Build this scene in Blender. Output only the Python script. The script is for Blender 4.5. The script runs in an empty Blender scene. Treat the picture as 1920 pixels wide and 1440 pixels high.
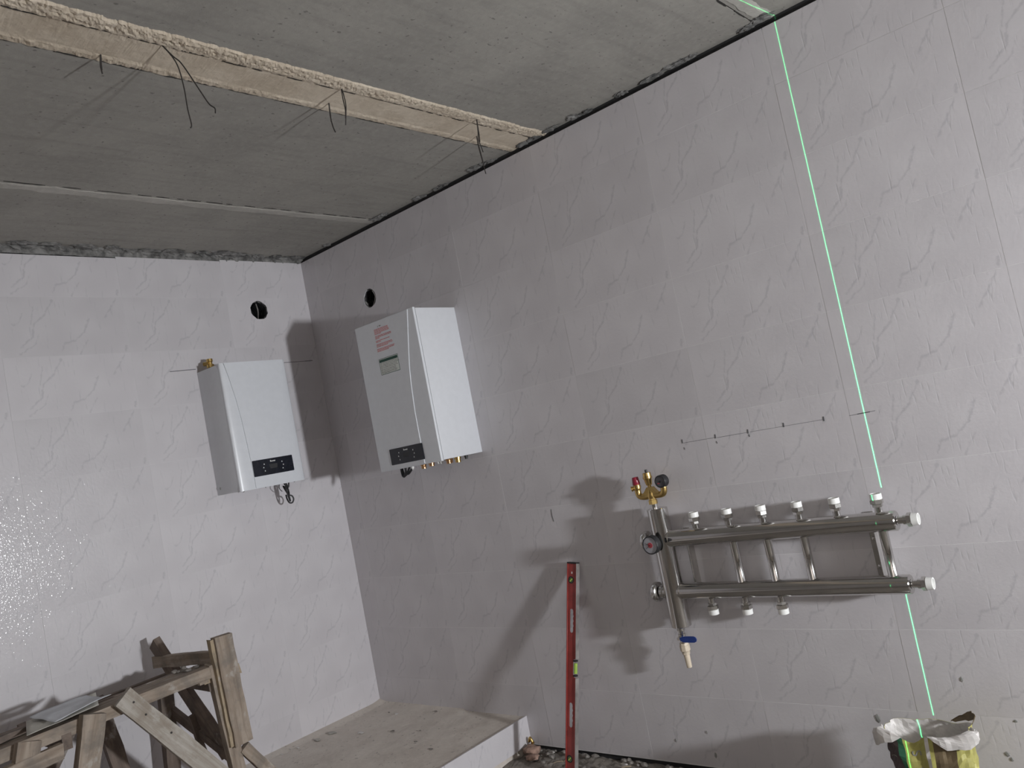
import bpy, bmesh, math, random
from mathutils import Vector, Matrix, noise

random.seed(7)
S = bpy.context.scene
C = S.collection
PI = math.pi

# ------------------------------------------------------------------ camera
cam_d = bpy.data.cameras.new('camera')
cam = bpy.data.objects.new('camera', cam_d)
C.objects.link(cam)
cam_d.sensor_width = 36.0
cam_d.lens = 1512.4 / 1920 * 36.0
cam_d.clip_start = 0.05
CM = ((0.736796, 0.192437, 0.648151), (0.647572, 0.074747, -0.75833), (-0.194378, 0.978458, -0.069543))
m4 = Matrix(CM).to_4x4()
m4.translation = Vector((4.2004, -3.1015, 1.5478))
cam.matrix_world = m4
S.camera = cam

# ------------------------------------------------------------------ world, exposure
W = bpy.data.worlds.new('world')
S.world = W
W.use_nodes = True
W.node_tree.nodes['Background'].inputs[0].default_value = (0.5, 0.5, 0.55, 1)
W.node_tree.nodes['Background'].inputs[1].default_value = 0.02
S.view_settings.view_transform = 'Standard'
S.view_settings.look = 'None'
S.view_settings.gamma = 1.0
S.view_settings.use_curve_mapping = False
S.view_settings.exposure = -1.5
S.cycles.max_bounces = 6
S.cycles.diffuse_bounces = 4
S.cycles.glossy_bounces = 4

# ------------------------------------------------------------------ room lamp, added fill lamp and laser
LAMP = Vector((6.6, -1.036, 1.283))
LAMP_AIM = Vector((0.0, -0.90, 1.40))
LAMP_W = 198.0
ld = bpy.data.lights.new('work_light_beam', 'AREA')
ld.shape = 'DISK'
ld.size = 0.22
ld.energy = LAMP_W
ld.color = (0.945, 0.97, 1.0)
ld.spread = math.radians(120)
lo = bpy.data.objects.new('work_light_beam', ld)
C.objects.link(lo)
lo.location = LAMP
lo.rotation_euler = (LAMP_AIM - LAMP).to_track_quat('-Z', 'Y').to_euler()

# added fill lamp, unseen behind the photographer and turned up to the ceiling
fd = bpy.data.lights.new('added_fill_light', 'AREA')
fd.shape = 'DISK'
fd.size = 0.3
fd.energy = 300.0
fd.color = (1.0, 0.965, 0.945)
fo = bpy.data.objects.new('added_fill_light', fd)
C.objects.link(fo)
FILL = Vector((5.6, -3.6, 1.5))
FILL_AIM = Vector((5.75, -4.6, 2.95))
fo.location = FILL
fo.rotation_euler = (FILL_AIM - FILL).to_track_quat('-Z', 'Y').to_euler()

# green line laser: a real fan of light from the laser level
LASER = Vector((3.0, -2.2, 0.9))
LDIR = Vector((3.205 - LASER.x, -LASER.y, 0)).normalized()
LN = Vector((LDIR.y, -LDIR.x, 0))
gd = bpy.data.lights.new('laser_fan', 'POINT')
gd.energy = 1.0
gd.shadow_soft_size = 0.0
gd.color = (0.10, 1.0, 0.32)
gd.use_nodes = True
nt = gd.node_tree
em = nt.nodes['Emission']
geo = nt.nodes.new('ShaderNodeNewGeometry')
def lmath(op, a=None, b=None, ins=()):
    n = nt.nodes.new('ShaderNodeMath'); n.operation = op
    for i, v in enumerate((a, b)):
        if v is not None and not isinstance(v, (int, float)):
            nt.links.new(v, n.inputs[i])
        elif v is not None:
            n.inputs[i].default_value = v
    return n.outputs[0]
def ldot(vec):
    n = nt.nodes.new('ShaderNodeVectorMath'); n.operation = 'DOT_PRODUCT'
    nt.links.new(geo.outputs['Incoming'], n.inputs[0]); n.inputs[1].default_value = vec
    return n.outputs['Value']
off = lmath('ABSOLUTE', ldot(LN))
def lobe(width, power):
    q = lmath('DIVIDE', off, width)
    return lmath('MULTIPLY', lmath('EXPONENT', lmath('MULTIPLY', lmath('MULTIPLY', q, q), -1.0)), power)
g = lmath('ADD', lobe(0.00050, 2300.0), lobe(0.0016, 260.0))
nt.links.new(g, em.inputs['Strength'])
go = bpy.data.objects.new('laser_fan', gd)
C.objects.link(go)
go.location = LASER

# ------------------------------------------------------------------ materials
def newmat(name):
    m = bpy.data.materials.new(name)
    m.use_nodes = True
    t = m.node_tree
    return m, t, t.nodes['Principled BSDF']

class NB:
    """tiny node-building helper"""
    def __init__(s, t): s.t = t
    def n(s, typ, **kw):
        n = s.t.nodes.new(typ)
        for k, v in kw.items(): setattr(n, k, v)
        return n
    def put(s, sock, v):
        if hasattr(v, 'links') or hasattr(v, 'is_output'): s.t.links.new(v, sock)
        else: sock.default_value = v
    def math(s, op, a, b=0.0, c=None, clamp=False):
        n = s.n('ShaderNodeMath', operation=op); n.use_clamp = clamp
        s.put(n.inputs[0], a); s.put(n.inputs[1], b)
        if c is not None: s.put(n.inputs[2], c)
        return n.outputs[0]
    def vm(s, op, a, b=(0, 0, 0), out=0, scale=None):
        n = s.n('ShaderNodeVectorMath', operation=op)
        s.put(n.inputs[0], a)
        if op != 'LENGTH' and op != 'SCALE': s.put(n.inputs[1], b)
        if scale is not None: s.put(n.inputs['Scale'], scale)
        return n.outputs['Value'] if op in ('DOT_PRODUCT', 'LENGTH') else n.outputs[0]
    def coord(s, kind='Object', scale=(1, 1, 1), rot=(0, 0, 0)):
        tc = s.n('ShaderNodeTexCoord')
        mp = s.n('ShaderNodeMapping')
        mp.inputs['Scale'].default_value = scale
        mp.inputs['Rotation'].default_value = rot
        s.t.links.new(tc.outputs[kind], mp.inputs[0])
        return mp.outputs[0]
    def noise(s, vec, scale, detail=4.0, rough=0.5, dist=0.0):
        n = s.n('ShaderNodeTexNoise')
        s.t.links.new(vec, n.inputs['Vector'])
        n.inputs['Scale'].default_value = scale
        n.inputs['Detail'].default_value = detail
        n.inputs['Roughness'].default_value = rough
        n.inputs['Distortion'].default_value = dist
        return n.outputs[0]
    def ramp(s, f, lo, hi, a=0.0, b=1.0):
        n = s.n('ShaderNodeMapRange'); n.interpolation_type = 'SMOOTHSTEP'
        s.put(n.inputs[0], f)
        n.inputs[1].default_value = lo; n.inputs[2].default_value = hi
        n.inputs[3].default_value = a; n.inputs[4].default_value = b
        return n.outputs[0]
    def mix(s, f, a, b):
        n = s.n('ShaderNodeMix', data_type='RGBA')
        s.put(n.inputs[0], f)
        for k, v in ((6, a), (7, b)):
            s.put(n.inputs[k], v if not isinstance(v, tuple) else (*v, 1.0)[:4])
        return n.outputs[2]
    def bump(s, h, strength, dist, bsdf):
        n = s.n('ShaderNodeBump')
        s.put(n.inputs['Height'], h)
        n.inputs['Strength'].default_value = strength
        n.inputs['Distance'].default_value = dist
        s.t.links.new(n.outputs[0], bsdf.inputs['Normal'])

def plain(name, col, rough=0.5, metal=0.0, var=0.06, nscale=30.0, bump=0.0, coat=0.0):
    m, t, b = newmat(name); nb = NB(t)
    v = nb.coord('Object')
    n = nb.noise(v, nscale, 3)
    dark = tuple(c * (1 - var * 2) for c in col); lite = tuple(min(1, c * (1 + var)) for c in col)
    t.links.new(nb.mix(nb.ramp(n, 0.3, 0.7), dark, lite), b.inputs['Base Color'])
    b.inputs['Roughness'].default_value = rough
    b.inputs['Metallic'].default_value = metal
    if coat: b.inputs['Coat Weight'].default_value = coat
    if bump: nb.bump(n, bump, 0.004, b)
    return m

def tile_material():
    m, t, b = newmat('slate_look_tile'); nb = NB(t)
    v = nb.coord('Object')
    jn = nb.n('ShaderNodeTexNoise'); t.links.new(v, jn.inputs['Vector'])
    jn.inputs['Scale'].default_value = 52.0; jn.inputs['Detail'].default_value = 2.0
    off = nb.vm('SCALE', nb.vm('SUBTRACT', jn.outputs['Color'], (0.5, 0.5, 0.5)), scale=0.016)
    p = nb.vm('MULTIPLY', nb.vm('ADD', v, off), (1, 0, 1))
    # the relief veins of this tile (every tile carries the same ones), in metres inside the tile
    U, V = 0.6, 0.3
    lines = [
        (1.0, [(.428, -.06), (.385, -.20), (.335, -.345), (.268, -.45), (.238, -.68), (.145, -.84)]),
        (.55, [(.280, -.66), (.258, -.78), (.131, -.96)]),
        (.85, [(.697, -.38), (.645, -.60), (.565, -.745), (.475, -.800), (.446, -.924)]),
        (.5, [(.659, -.747), (.585, -.982)]),
        (.5, [(.277, -.174), (.242, -.457)]),
        (.5, [(.19, -.281), (.15, -.45), (.109, -.462)]),
        (1.4, [(.972, -.88), (.964, -.95)]),
        (.7, [(.947, -.02), (.895, -.18), (.824, -.372)]),
    ]
    dist = None
    for wgt, pts in lines:
        for a, c in zip(pts, pts[1:]):
            A = Vector((a[0] * U, 0, a[1] * V)); B = Vector((c[0] * U, 0, c[1] * V))
            ba = B - A
            pa = nb.vm('SUBTRACT', p, tuple(A))
            h = nb.math('MULTIPLY', nb.vm('DOT_PRODUCT', pa, tuple(ba / ba.length_squared)), 1.0, clamp=True)
            d = nb.vm('LENGTH', nb.vm('SUBTRACT', pa, nb.vm('SCALE', tuple(ba), scale=h)))
            d = nb.math('SUBTRACT', d, 0.0034 * wgt - 0.0012)
            dist = d if dist is None else nb.math('MINIMUM', dist, d)
    fray = nb.noise(v, 36, 2, .65)
    vein = nb.ramp(nb.math('ADD', dist, nb.math('MULTIPLY', nb.math('SUBTRACT', fray, 0.475), 0.019)), -0.003, 0.0065, 1.0, 0.0)
    # finer streaks leaning the same way
    st = nb.noise(nb.coord('Object', (70, 1, 9), (0, math.radians(18), 0)), 1.0, 2, .55, 0.0)
    streak = nb.ramp(st, 0.60, 0.74)
    cloud = nb.noise(v, 5.0, 1, .5)
    info = nb.n('ShaderNodeObjectInfo')
    shade = nb.math('MULTIPLY_ADD', info.outputs['Random'], 0.075, 0.955)
    base = nb.mix(nb.ramp(cloud, .3, .7), (0.612, 0.588, 0.612), (0.655, 0.632, 0.655))
    base = nb.mix(nb.math('MULTIPLY', streak, 0.28), base, (0.40, 0.40, 0.43))
    base = nb.mix(nb.math('MULTIPLY', vein, 0.36), base, (0.36, 0.355, 0.385))
    hs = nb.n('ShaderNodeHueSaturation'); t.links.new(base, hs.inputs['Color']); t.links.new(shade, hs.inputs['Value'])
    t.links.new(hs.outputs[0], b.inputs['Base Color'])
    b.inputs['Roughness'].default_value = 0.42
    fine = nb.noise(v, 60, 2, .6)
    h = nb.math('ADD', nb.math('MULTIPLY', streak, -0.6), nb.math('MULTIPLY', fine, 0.9))
    nb.bump(h, 0.15, 0.004, b)
    # thin uneven glaze: glints where its ripples face the lamp
    b.inputs['Coat Weight'].default_value = 0.24
    b.inputs['Coat Roughness'].default_value = 0.07
    rp = nb.noise(nb.coord('Object', (1.6, 1, 1)), 75, 1, .5)
    cb = nb.n('ShaderNodeBump'); t.links.new(rp, cb.inputs['Height'])
    cb.inputs['Strength'].default_value = 0.34; cb.inputs['Distance'].default_value = 0.004
    t.links.new(cb.outputs[0], b.inputs['Coat Normal'])
    return m

def concrete(name, a, c, pits=True, streak=True, bump=.25, big=2.2):
    m, t, b = newmat(name); nb = NB(t)
    v = nb.coord('Object')
    n1 = nb.noise(v, big, 5, .6, .3); n2 = nb.noise(v, 40, 4, .6)
    f = nb.ramp(n1, .32, .68)
    col = nb.mix(f, a, c)
    if streak:
        s = nb.noise(nb.coord('Object', (22, 2.2, 1)), 1.0, 3, .6, .3)
        col = nb.mix(nb.math('MULTIPLY', nb.ramp(s, .45, .75), .35), col, tuple(x * .72 for x in a))
    col = nb.mix(nb.math('MULTIPLY', nb.ramp(n2, .4, .8), .3), col, tuple(min(1, x * 1.25) for x in c))
    if pits:
        pn = nb.noise(nb.coord('Object', (1.5, 1, 1)), 42, 1, .5)
        pm = nb.ramp(pn, .69, .75)
        col = nb.mix(nb.math('MULTIPLY', pm, .55), col, tuple(x * .35 for x in a))
    t.links.new(col, b.inputs['Base Color'])
    b.inputs['Roughness'].default_value = .93
    nb.bump(nb.math('ADD', n2, nb.math('MULTIPLY', n1, .8)), bump, .006, b)
    return m

def wood(name, a, c, dirt=(.16, .145, .13)):
    m, t, b = newmat(name); nb = NB(t)
    info = nb.n('ShaderNodeObjectInfo')
    v = nb.coord('Object', (2.2, 26, 26))
    v2 = nb.vm('ADD', v, nb.vm('SCALE', (7.3, 3.1, 5.7), scale=info.outputs['Random']))
    n1 = nb.noise(v2, 1.6, 5, .65, .6)
    n2 = nb.noise(nb.coord('Object'), 14, 4, .6)
    col = nb.mix(nb.ramp(n1, .3, .7), a, c)
    col = nb.mix(nb.math('MULTIPLY', nb.ramp(n2, .42, .7), .6), col, dirt)
    wn = nb.noise(nb.coord('Object', (1, 1.5, 1.5)), 9, 5, .7)
    col = nb.mix(nb.math('MULTIPLY', nb.ramp(wn, .60, .72), .5), col, (.50, .48, .45))
    t.links.new(col, b.inputs['Base Color'])
    b.inputs['Roughness'].default_value = .85
    nb.bump(nb.math('ADD', n1, n2), .35, .004, b)
    return m

M_TILE = tile_material()
M_GROUT = plain('grout', (.72, .71, .715), .9, var=.05)
M_GROUT_L = plain('pale_grout', (.655, .64, .655), .9, var=.03)
M_BED = plain('dark_backing_wall', (.030, .030, .032), .95, var=.1)  # dark rough wall behind the tiles
M_CEIL = concrete('slab_concrete', (.315, .302, .277), (.375, .36, .328))
M_STRIP = concrete('joint_concrete', (.56, .475, .37), (.68, .595, .48), pits=False, streak=False, bump=.5, big=7)
M_SMEAR = concrete('mortar_smear', (.44, .425, .39), (.53, .51, .47), pits=False, streak=False, bump=.4, big=6)
M_MORTAR = concrete('grey_mortar', (.085, .085, .083), (.30, .295, .285), pits=False, streak=False, bump=.7, big=14)
M_SCREED = concrete('plinth_screed', (.60, .54, .485), (.70, .645, .585), pits=True, streak=False, bump=.35, big=4)
M_DIRT = concrete('rubble_floor', (.14, .125, .11), (.27, .245, .215), pits=True, streak=False, bump=.8, big=9)
M_ROOM = concrete('rough_room_wall', (.36, .34, .32), (.45, .43, .41), pits=True, streak=False, bump=.4)
M_CRACK = plain('dark_crack', (.035, .033, .03), .95)
M_WOOD = wood('weathered_lumber', (.25, .195, .15), (.40, .335, .275))
M_WOOD_D = wood('dark_lumber', (.15, .115, .095), (.23, .18, .15), (.10, .085, .075))
M_WOOD_L = wood('fresh_lumber', (.36, .28, .185), (.46, .37, .26))
M_WOOD_W = wood('whitewashed_lumber', (.33, .29, .245), (.50, .47, .43), (.25, .205, .16))
M_WHITE = plain('white_enamel', (.715, .735, .775), .28, var=.01, coat=.3)
M_SIDE = plain('white_steel_casing', (.69, .705, .74), .38, var=.01)
M_BLACK = plain('black_glass_panel', (.012, .014, .022), .18, var=.1)
M_RUBBER = plain('black_rubber', (.02, .02, .022), .5)
M_PRINT = plain('white_print', (.75, .75, .75), .6, var=.02)
M_RED_PRINT = plain('red_print', (.62, .22, .22), .7, var=.05)
M_GREEN_PRINT = plain('green_print', (.02, .075, .055), .6)
M_LABEL = plain('paper_label', (.70, .735, .70), .7, var=.03)
M_GREY_PRINT = plain('grey_print', (.30, .30, .29), .7)
M_CHROME = plain('polished_stainless', (.67, .655, .64), .11, 1.0, var=.03, nscale=8)
M_STEEL = plain('nickel_plated', (.66, .645, .62), .2, 1.0, var=.04)
M_BRASS = plain('brass', (.62, .44, .17), .27, 1.0, var=.06)
M_BRONZE = plain('copper_brass', (.55, .33, .17), .3, 1.0, var=.08)
M_WPLAST = plain('white_plastic', (.86, .86, .84), .4, var=.01)
M_CREAM = plain('cream_plastic', (.70, .60, .47), .45, var=.04)
M_REDCAP = plain('red_plastic', (.30, .02, .045), .3, var=.05)
M_BLUE = plain('blue_vinyl', (.02, .055, .27), .4, var=.05)
M_DIAL = plain('gauge_dial', (.40, .40, .44), .4, var=.04)
M_NEEDLE = plain('red_dial_print', (.45, .06, .08), .5)
M_LEVEL = plain('red_lacquered_aluminium', (.34, .052, .045), .35, .0, var=.12, nscale=14)
M_ALU = plain('scuffed_aluminium', (.50, .475, .455), .4, .6, var=.15, nscale=20)
M_VIAL = plain('green_vial', (.42, .62, .12), .15, var=.05)
M_WIRE = plain('rusty_wire', (.035, .03, .028), .7)
M_PENCIL = plain('pencil_line', (.13, .13, .14), .9)
M_PAPER = plain('beige_paper', (.55, .53, .48), .8, var=.04)
M_PAPER2 = plain('blueish_paper', (.62, .64, .68), .7, var=.03)
M_BAGY = plain('yellow_bag_print', (.46, .43, .135), .55, var=.12, nscale=12)
M_BAGB = plain('brown_bag_shade_and_flap', (.17, .125, .07), .6, var=.1)  # shadow on the bag front painted as brown; also the brown rear flap
M_BAGP = plain('dark_bag_print', (.10, .075, .075), .6, var=.1)
M_BAGG = plain('green_bag_print', (.03, .13, .07), .5, var=.1)
M_BAGW = plain('bag_paper', (.70, .67, .65), .7, var=.06)
M_BRICK = plain('broken_brick', (.36, .24, .19), .9, var=.2, nscale=40, bump=.4)
M_STONE = plain('mortar_chunk', (.25, .23, .21), .95, var=.2, nscale=40, bump=.5)
M_YELLOW = plain('yellow_lamp_body', (.7, .45, .04), .5)
M_SLEEVE = plain('black_flue_sleeve', (.022, .022, .024), .35, var=.3, nscale=25, bump=.4)

# ------------------------------------------------------------------ mesh helpers (world coordinates in, local to a base out)
def mk(name, verts, faces, mat, parent=None, base=(0, 0, 0), smooth=False, mats=None, fmat=None):
    me = bpy.data.meshes.new(name)
    bx_, by_, bz_ = base
    me.from_pydata([(v[0] - bx_, v[1] - by_, v[2] - bz_) for v in verts], [], faces)
    for mm in (mats or [mat]): me.materials.append(mm)
    if fmat:
        for p, i in zip(me.polygons, fmat): p.material_index = i
    if smooth:
        for p in me.polygons: p.use_smooth = True
    me.update()
    o = bpy.data.objects.new(name, me)
    C.objects.link(o)
    if parent is not None: o.parent = parent
    return o

def finish(bm, name, mat, parent=None, base=(0, 0, 0), smooth=False, angle=None):
    bmesh.ops.recalc_face_normals(bm, faces=bm.faces)
    me = bpy.data.meshes.new(name)
    bm.to_mesh(me); bm.free()
    me.transform(Matrix.Translation(-Vector(base)))
    me.materials.append(mat)
    if smooth:
        for p in me.polygons: p.use_smooth = True
        if angle: me.set_sharp_from_angle(angle=math.radians(angle))
    o = bpy.data.objects.new(name, me)
    C.objects.link(o)
    if parent is not None: o.parent = parent
    return o

def bm_box(bm, x0, x1, y0, y1, z0, z1, bevel=0.0, seg=2):
    vs = [bm.verts.new((x, y, z)) for x in (x0, x1) for y in (y0, y1) for z in (z0, z1)]
    fs = [(0, 1, 3, 2), (4, 6, 7, 5), (0, 4, 5, 1), (2, 3, 7, 6), (0, 2, 6, 4), (1, 5, 7, 3)]
    faces = [bm.faces.new([vs[i] for i in f]) for f in fs]
    if bevel:
        es = list({e for f in faces for e in f.edges})
        bmesh.ops.bevel(bm, geom=es, offset=bevel, segments=seg, affect='EDGES', profile=.5)

def box(name, x0, x1, y0, y1, z0, z1, mat, parent=None, base=(0, 0, 0), bevel=0.0, seg=2):
    bm = bmesh.new()
    bm_box(bm, min(x0, x1), max(x0, x1), min(y0, y1), max(y0, y1), min(z0, z1), max(z0, z1), bevel, seg)
    return finish(bm, name, mat, parent, base, smooth=bool(bevel), angle=40)

def axes(d):
    d = Vector(d).normalized()
    a = Vector((0, 0, 1)) if abs(d.z) < .9 else Vector((1, 0, 0))
    u = d.cross(a).normalized()
    return d, u, d.cross(u)

def bm_lathe(bm, o, d, prof, seg=20, rot=0.0):
    o = Vector(o); d, u, v = axes(d)
    rings = []
    for t, r in prof:
        if r < 1e-6:
            rings.append([bm.verts.new(o + d * t)])
        else:
            rings.append([bm.verts.new(o + d * t + (u * math.cos(2 * PI * k / seg + rot) + v * math.sin(2 * PI * k / seg + rot)) * r) for k in range(seg)])
    for A, B in zip(rings, rings[1:]):
        if len(A) == 1 and len(B) == 1: continue
        for k in range(seg):
            k2 = (k + 1) % seg
            if len(A) == 1: bm.faces.new((A[0], B[k], B[k2]))
            elif len(B) == 1: bm.faces.new((A[k], A[k2], B[0]))
            else: bm.faces.new((A[k], A[k2], B[k2], B[k]))
    if len(rings[0]) > 1: bm.faces.new(rings[0])
    if len(rings[-1]) > 1: bm.faces.new(rings[-1])

def lathe(name, o, d, prof, mat, parent=None, base=(0, 0, 0), seg=20, rot=0.0, angle=35):
    bm = bmesh.new(); bm_lathe(bm, o, d, prof, seg, rot)
    return finish(bm, name, mat, parent, base, smooth=True, angle=angle)

def smooth_path(pts, n=6):
    P = [Vector(p) for p in pts]
    P = [P[0] * 2 - P[1]] + P + [P[-1] * 2 - P[-2]]
    out = []
    for i in range(1, len(P) - 2):
        a, b, c, d = P[i - 1:i + 3]
        for k in range(n):
            t = k / n
            out.append(.5 * ((2 * b) + (c - a) * t + (2 * a - 5 * b + 4 * c - d) * t * t + (3 * b - a - 3 * c + d) * t ** 3))
    out.append(P[-2])
    return out

def bm_tube(bm, pts, r, seg=8):
    pts = [Vector(p) for p in pts]
    rr = r if isinstance(r, (list, tuple)) else [r] * len(pts)
    prev = None; u = None
    for i, p in enumerate(pts):
        d = (pts[min(i + 1, len(pts) - 1)] - pts[max(i - 1, 0)]).normalized()
        if u is None: u = axes(d)[1]
        u = (u - d * u.dot(d)).normalized(); v = d.cross(u)
        ring = [bm.verts.new(p + (u * math.cos(2 * PI * k / seg) + v * math.sin(2 * PI * k / seg)) * rr[i]) for k in range(seg)]
        if prev:
            for k in range(seg): bm.faces.new((prev[k], prev[(k + 1) % seg], ring[(k + 1) % seg], ring[k]))
        else: bm.faces.new(ring)
        prev = ring
    bm.faces.new(prev)

def tube(name, pts, r, mat, parent=None, base=(0, 0, 0), seg=8, n=6):
    bm = bmesh.new(); bm_tube(bm, smooth_path(pts, n) if n else pts, r, seg)
    return finish(bm, name, mat, parent, base, smooth=True, angle=50)

def thing(name, label, cat, loc=(0, 0, 0), group=None):
    o = bpy.data.objects.new(name, None)
    C.objects.link(o); o.location = loc
    o.empty_display_size = .1
    o['label'] = label; o['category'] = cat
    if group: o['group'] = group
    return o

def tag(o, label, cat, group=None):
    o['label'] = label; o['category'] = cat
    if group: o['group'] = group
    return o

def struct(o, label=None):
    o['kind'] = 'structure'
    if label: o['label'] = label
    return o

def poly_with_holes(name, outer, holes, depth, mat):
    """flat outline with holes in local XZ, front at y=0, back at y=depth; returns mesh data"""
    cu = bpy.data.curves.new(name, 'CURVE'); cu.dimensions = '2D'; cu.fill_mode = 'BOTH'; cu.extrude = depth / 2
    for ring in [outer] + holes:
        sp = cu.splines.new('POLY'); sp.points.add(len(ring) - 1); sp.use_cyclic_u = True
        for pt, (x, z) in zip(sp.points, ring): pt.co = (x, z, 0, 1)
    tmp = bpy.data.objects.new(name, cu); C.objects.link(tmp)
    dg = bpy.context.evaluated_depsgraph_get()
    me = bpy.data.meshes.new_from_object(tmp.evaluated_get(dg))
    bpy.data.objects.remove(tmp); bpy.data.curves.remove(cu)
    # curve XY -> local X,Z ; extrusion Z -> -Y
    me.transform(Matrix(((1, 0, 0, 0), (0, 0, -1, depth / 2), (0, 1, 0, 0), (0, 0, 0, 1))))
    me.materials.clear(); me.materials.append(mat); me.name = name
    return me

# ------------------------------------------------------------------ the setting
RX, RY = 7.5, -4.9           # room extents: x 0..7.5, y -4.9..0
ZC, ZF = 2.955, -0.03        # ceiling underside, floor
X0, Z0, Y0, TW, TH = 1.3475, 2.3947, 0.5666, 0.6014, 0.3
J = 0.0017

# walls behind the tiles (dark gap above the tiles shows them), with openings for the two flue holes
def wall_with_opening(name, u0, u1, z0, z1, ou, oz, r, mat, place, front=.03):
    """place(u, depth, z) -> world; wall from depth .03 to .16 with a square opening around (ou, oz)"""
    us = [u0, ou - r, ou + r, u1]; zs = [z0, oz - r, oz + r, z1]
    vs, fs = [], []
    for dpt in (front, .16):
        for z in zs:
            for u in us: vs.append(place(u, dpt, z))
    idx = lambda d, i, j: d * 16 + j * 4 + i
    for d in (0, 1):
        for j in range(3):
            for i in range(3):
                if i == 1 and j == 1: continue
                fs.append((idx(d, i, j), idx(d, i + 1, j), idx(d, i + 1, j + 1), idx(d, i, j + 1)))
    ring = [(1, 1), (2, 1), (2, 2), (1, 2)]
    for a, b in zip(ring, ring[1:] + ring[:1]): fs.append((idx(0, *a), idx(0, *b), idx(1, *b), idx(1, *a)))
    ring = [(0, 0), (3, 0), (3, 3), (0, 3)]
    for a, b in zip(ring, ring[1:] + ring[:1]): fs.append((idx(0, *a), idx(0, *b), idx(1, *b), idx(1, *a)))
    return mk(name, vs, fs, mat)

HOLE_L = (-0.360, 2.620, .057)    # y, z, r on the left wall
HOLE_R = (0.597, 2.537, .055)     # x, z, r on the right wall
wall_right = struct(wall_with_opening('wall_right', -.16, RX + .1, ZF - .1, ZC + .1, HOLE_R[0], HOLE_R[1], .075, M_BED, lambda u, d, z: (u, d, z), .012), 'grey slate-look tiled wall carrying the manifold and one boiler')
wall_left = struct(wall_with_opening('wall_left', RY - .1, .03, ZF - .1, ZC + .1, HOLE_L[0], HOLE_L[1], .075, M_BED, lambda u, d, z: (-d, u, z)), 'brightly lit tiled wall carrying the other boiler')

def grout_bed(parent, place, u0, u1, ou, oz, r, ztop, mat):
    us = [u0, ou - r, ou + r, u1]; zs = [ZF + .02, oz - r, oz + r, ztop]
    vs, fs = [], []
    for dpt in (.0009, .031):
        for z in zs:
            for u in us: vs.append(place(u, dpt, z))
    idx = lambda d, i, j: d * 16 + j * 4 + i
    for j in range(3):
        for i in range(3):
            if not (i == 1 and j == 1): fs.append((idx(0, i, j), idx(0, i + 1, j), idx(0, i + 1, j + 1), idx(0, i, j + 1)))
    ring = [(0, 0), (3, 0), (3, 3), (0, 3)]
    for a, b in zip(ring, ring[1:] + ring[:1]): fs.append((idx(0, *a), idx(0, *b), idx(1, *b), idx(1, *a)))
    return mk('grout', vs, fs, mat, parent)
grout_bed(wall_right, lambda u, d, z: (u, d, z), 0.0, RX, HOLE_R[0], HOLE_R[1], .07, 2.922, M_GROUT)
grout_bed(wall_left, lambda u, d, z: (-d, u, z), RY, 0.0, HOLE_L[0], HOLE_L[1], .07, 2.905, M_GROUT_L)

tile_cache = {}
def tile_mesh(u0, u1, v0, v1, hole=None):
    key = (round(u0, 4), round(u1, 4), round(v0, 4), round(v1, 4), hole)
    if key in tile_cache: return tile_cache[key]
    if hole:
        hu, hv, r = hole
        rng = random.Random(int(hu * 1000))
        n = 22
        ring = [(hu + math.cos(2 * PI * k / n) * r * rng.uniform(.96, 1.05), hv + math.sin(2 * PI * k / n) * r * rng.uniform(.96, 1.05)) for k in range(n)]
        me = poly_with_holes('tile', [(u0, v0), (u1, v0), (u1, v1), (u0, v1)], [ring], .008, M_TILE)
    else:
        vs = [(u, y, v) for y in (0, .008) for (u, v) in ((u0, v0), (u1, v0), (u1, v1), (u0, v1))]
        fs = [(0, 1, 2, 3), (7, 6, 5, 4), (0, 4, 5, 1), (1, 5, 6, 2), (2, 6, 7, 3), (3, 7, 4, 0)]
        me = bpy.data.meshes.new('tile'); me.from_pydata(vs, [], fs); me.materials.append(M_TILE); me.update()
    tile_cache[key] = me
    return me

def lay(parent, umin, umax, ustart, ncol, top, place_loc, rotz, hole, seed):
    rng = random.Random(seed)
    for c in range(ncol):
        cu = ustart + TW * c                       # left joint of the column
        a, b = max(cu, umin), min(cu + TW, umax)
        if b - a < .01: continue
        zt = top(c)
        for r in range(-2, 8):
            zr = Z0 - TH * r
            t_, b_ = min(zr, zt), zr - TH
            u0, u1 = a - cu + (J / 2 if a == cu else 0), b - cu - (J / 2 if b == cu + TW else 0)
            v1, v0 = t_ - zr - (J / 2 if t_ == zr else 0), -TH + J / 2
            h = None
            if hole and a < hole[0] < b and b_ < hole[1] < t_:
                h = (hole[0] - cu, hole[1] - zr, hole[2])
            o = bpy.data.objects.new('tile', tile_mesh(u0, u1, v0, v1, h))
            C.objects.link(o); o.parent = parent
            o.location = place_loc(cu, rng.uniform(-.0003, .0003), zr)
            o.rotation_euler = (0, 0, rotz)
lay(wall_right, 0.0, RX, X0 - 3 * TW, 13, lambda c: 2.927, lambda u, d, z: (u, d, z), 0.0, HOLE_R, 3)
lay(wall_left, RY, 0.0, -Y0 - 8 * TW, 9, lambda c: (2.926 if c == 8 else 2.917 if c == 7 else 2.909), lambda u, d, z: (-d, u, z), PI / 2, HOLE_L, 5)

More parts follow.
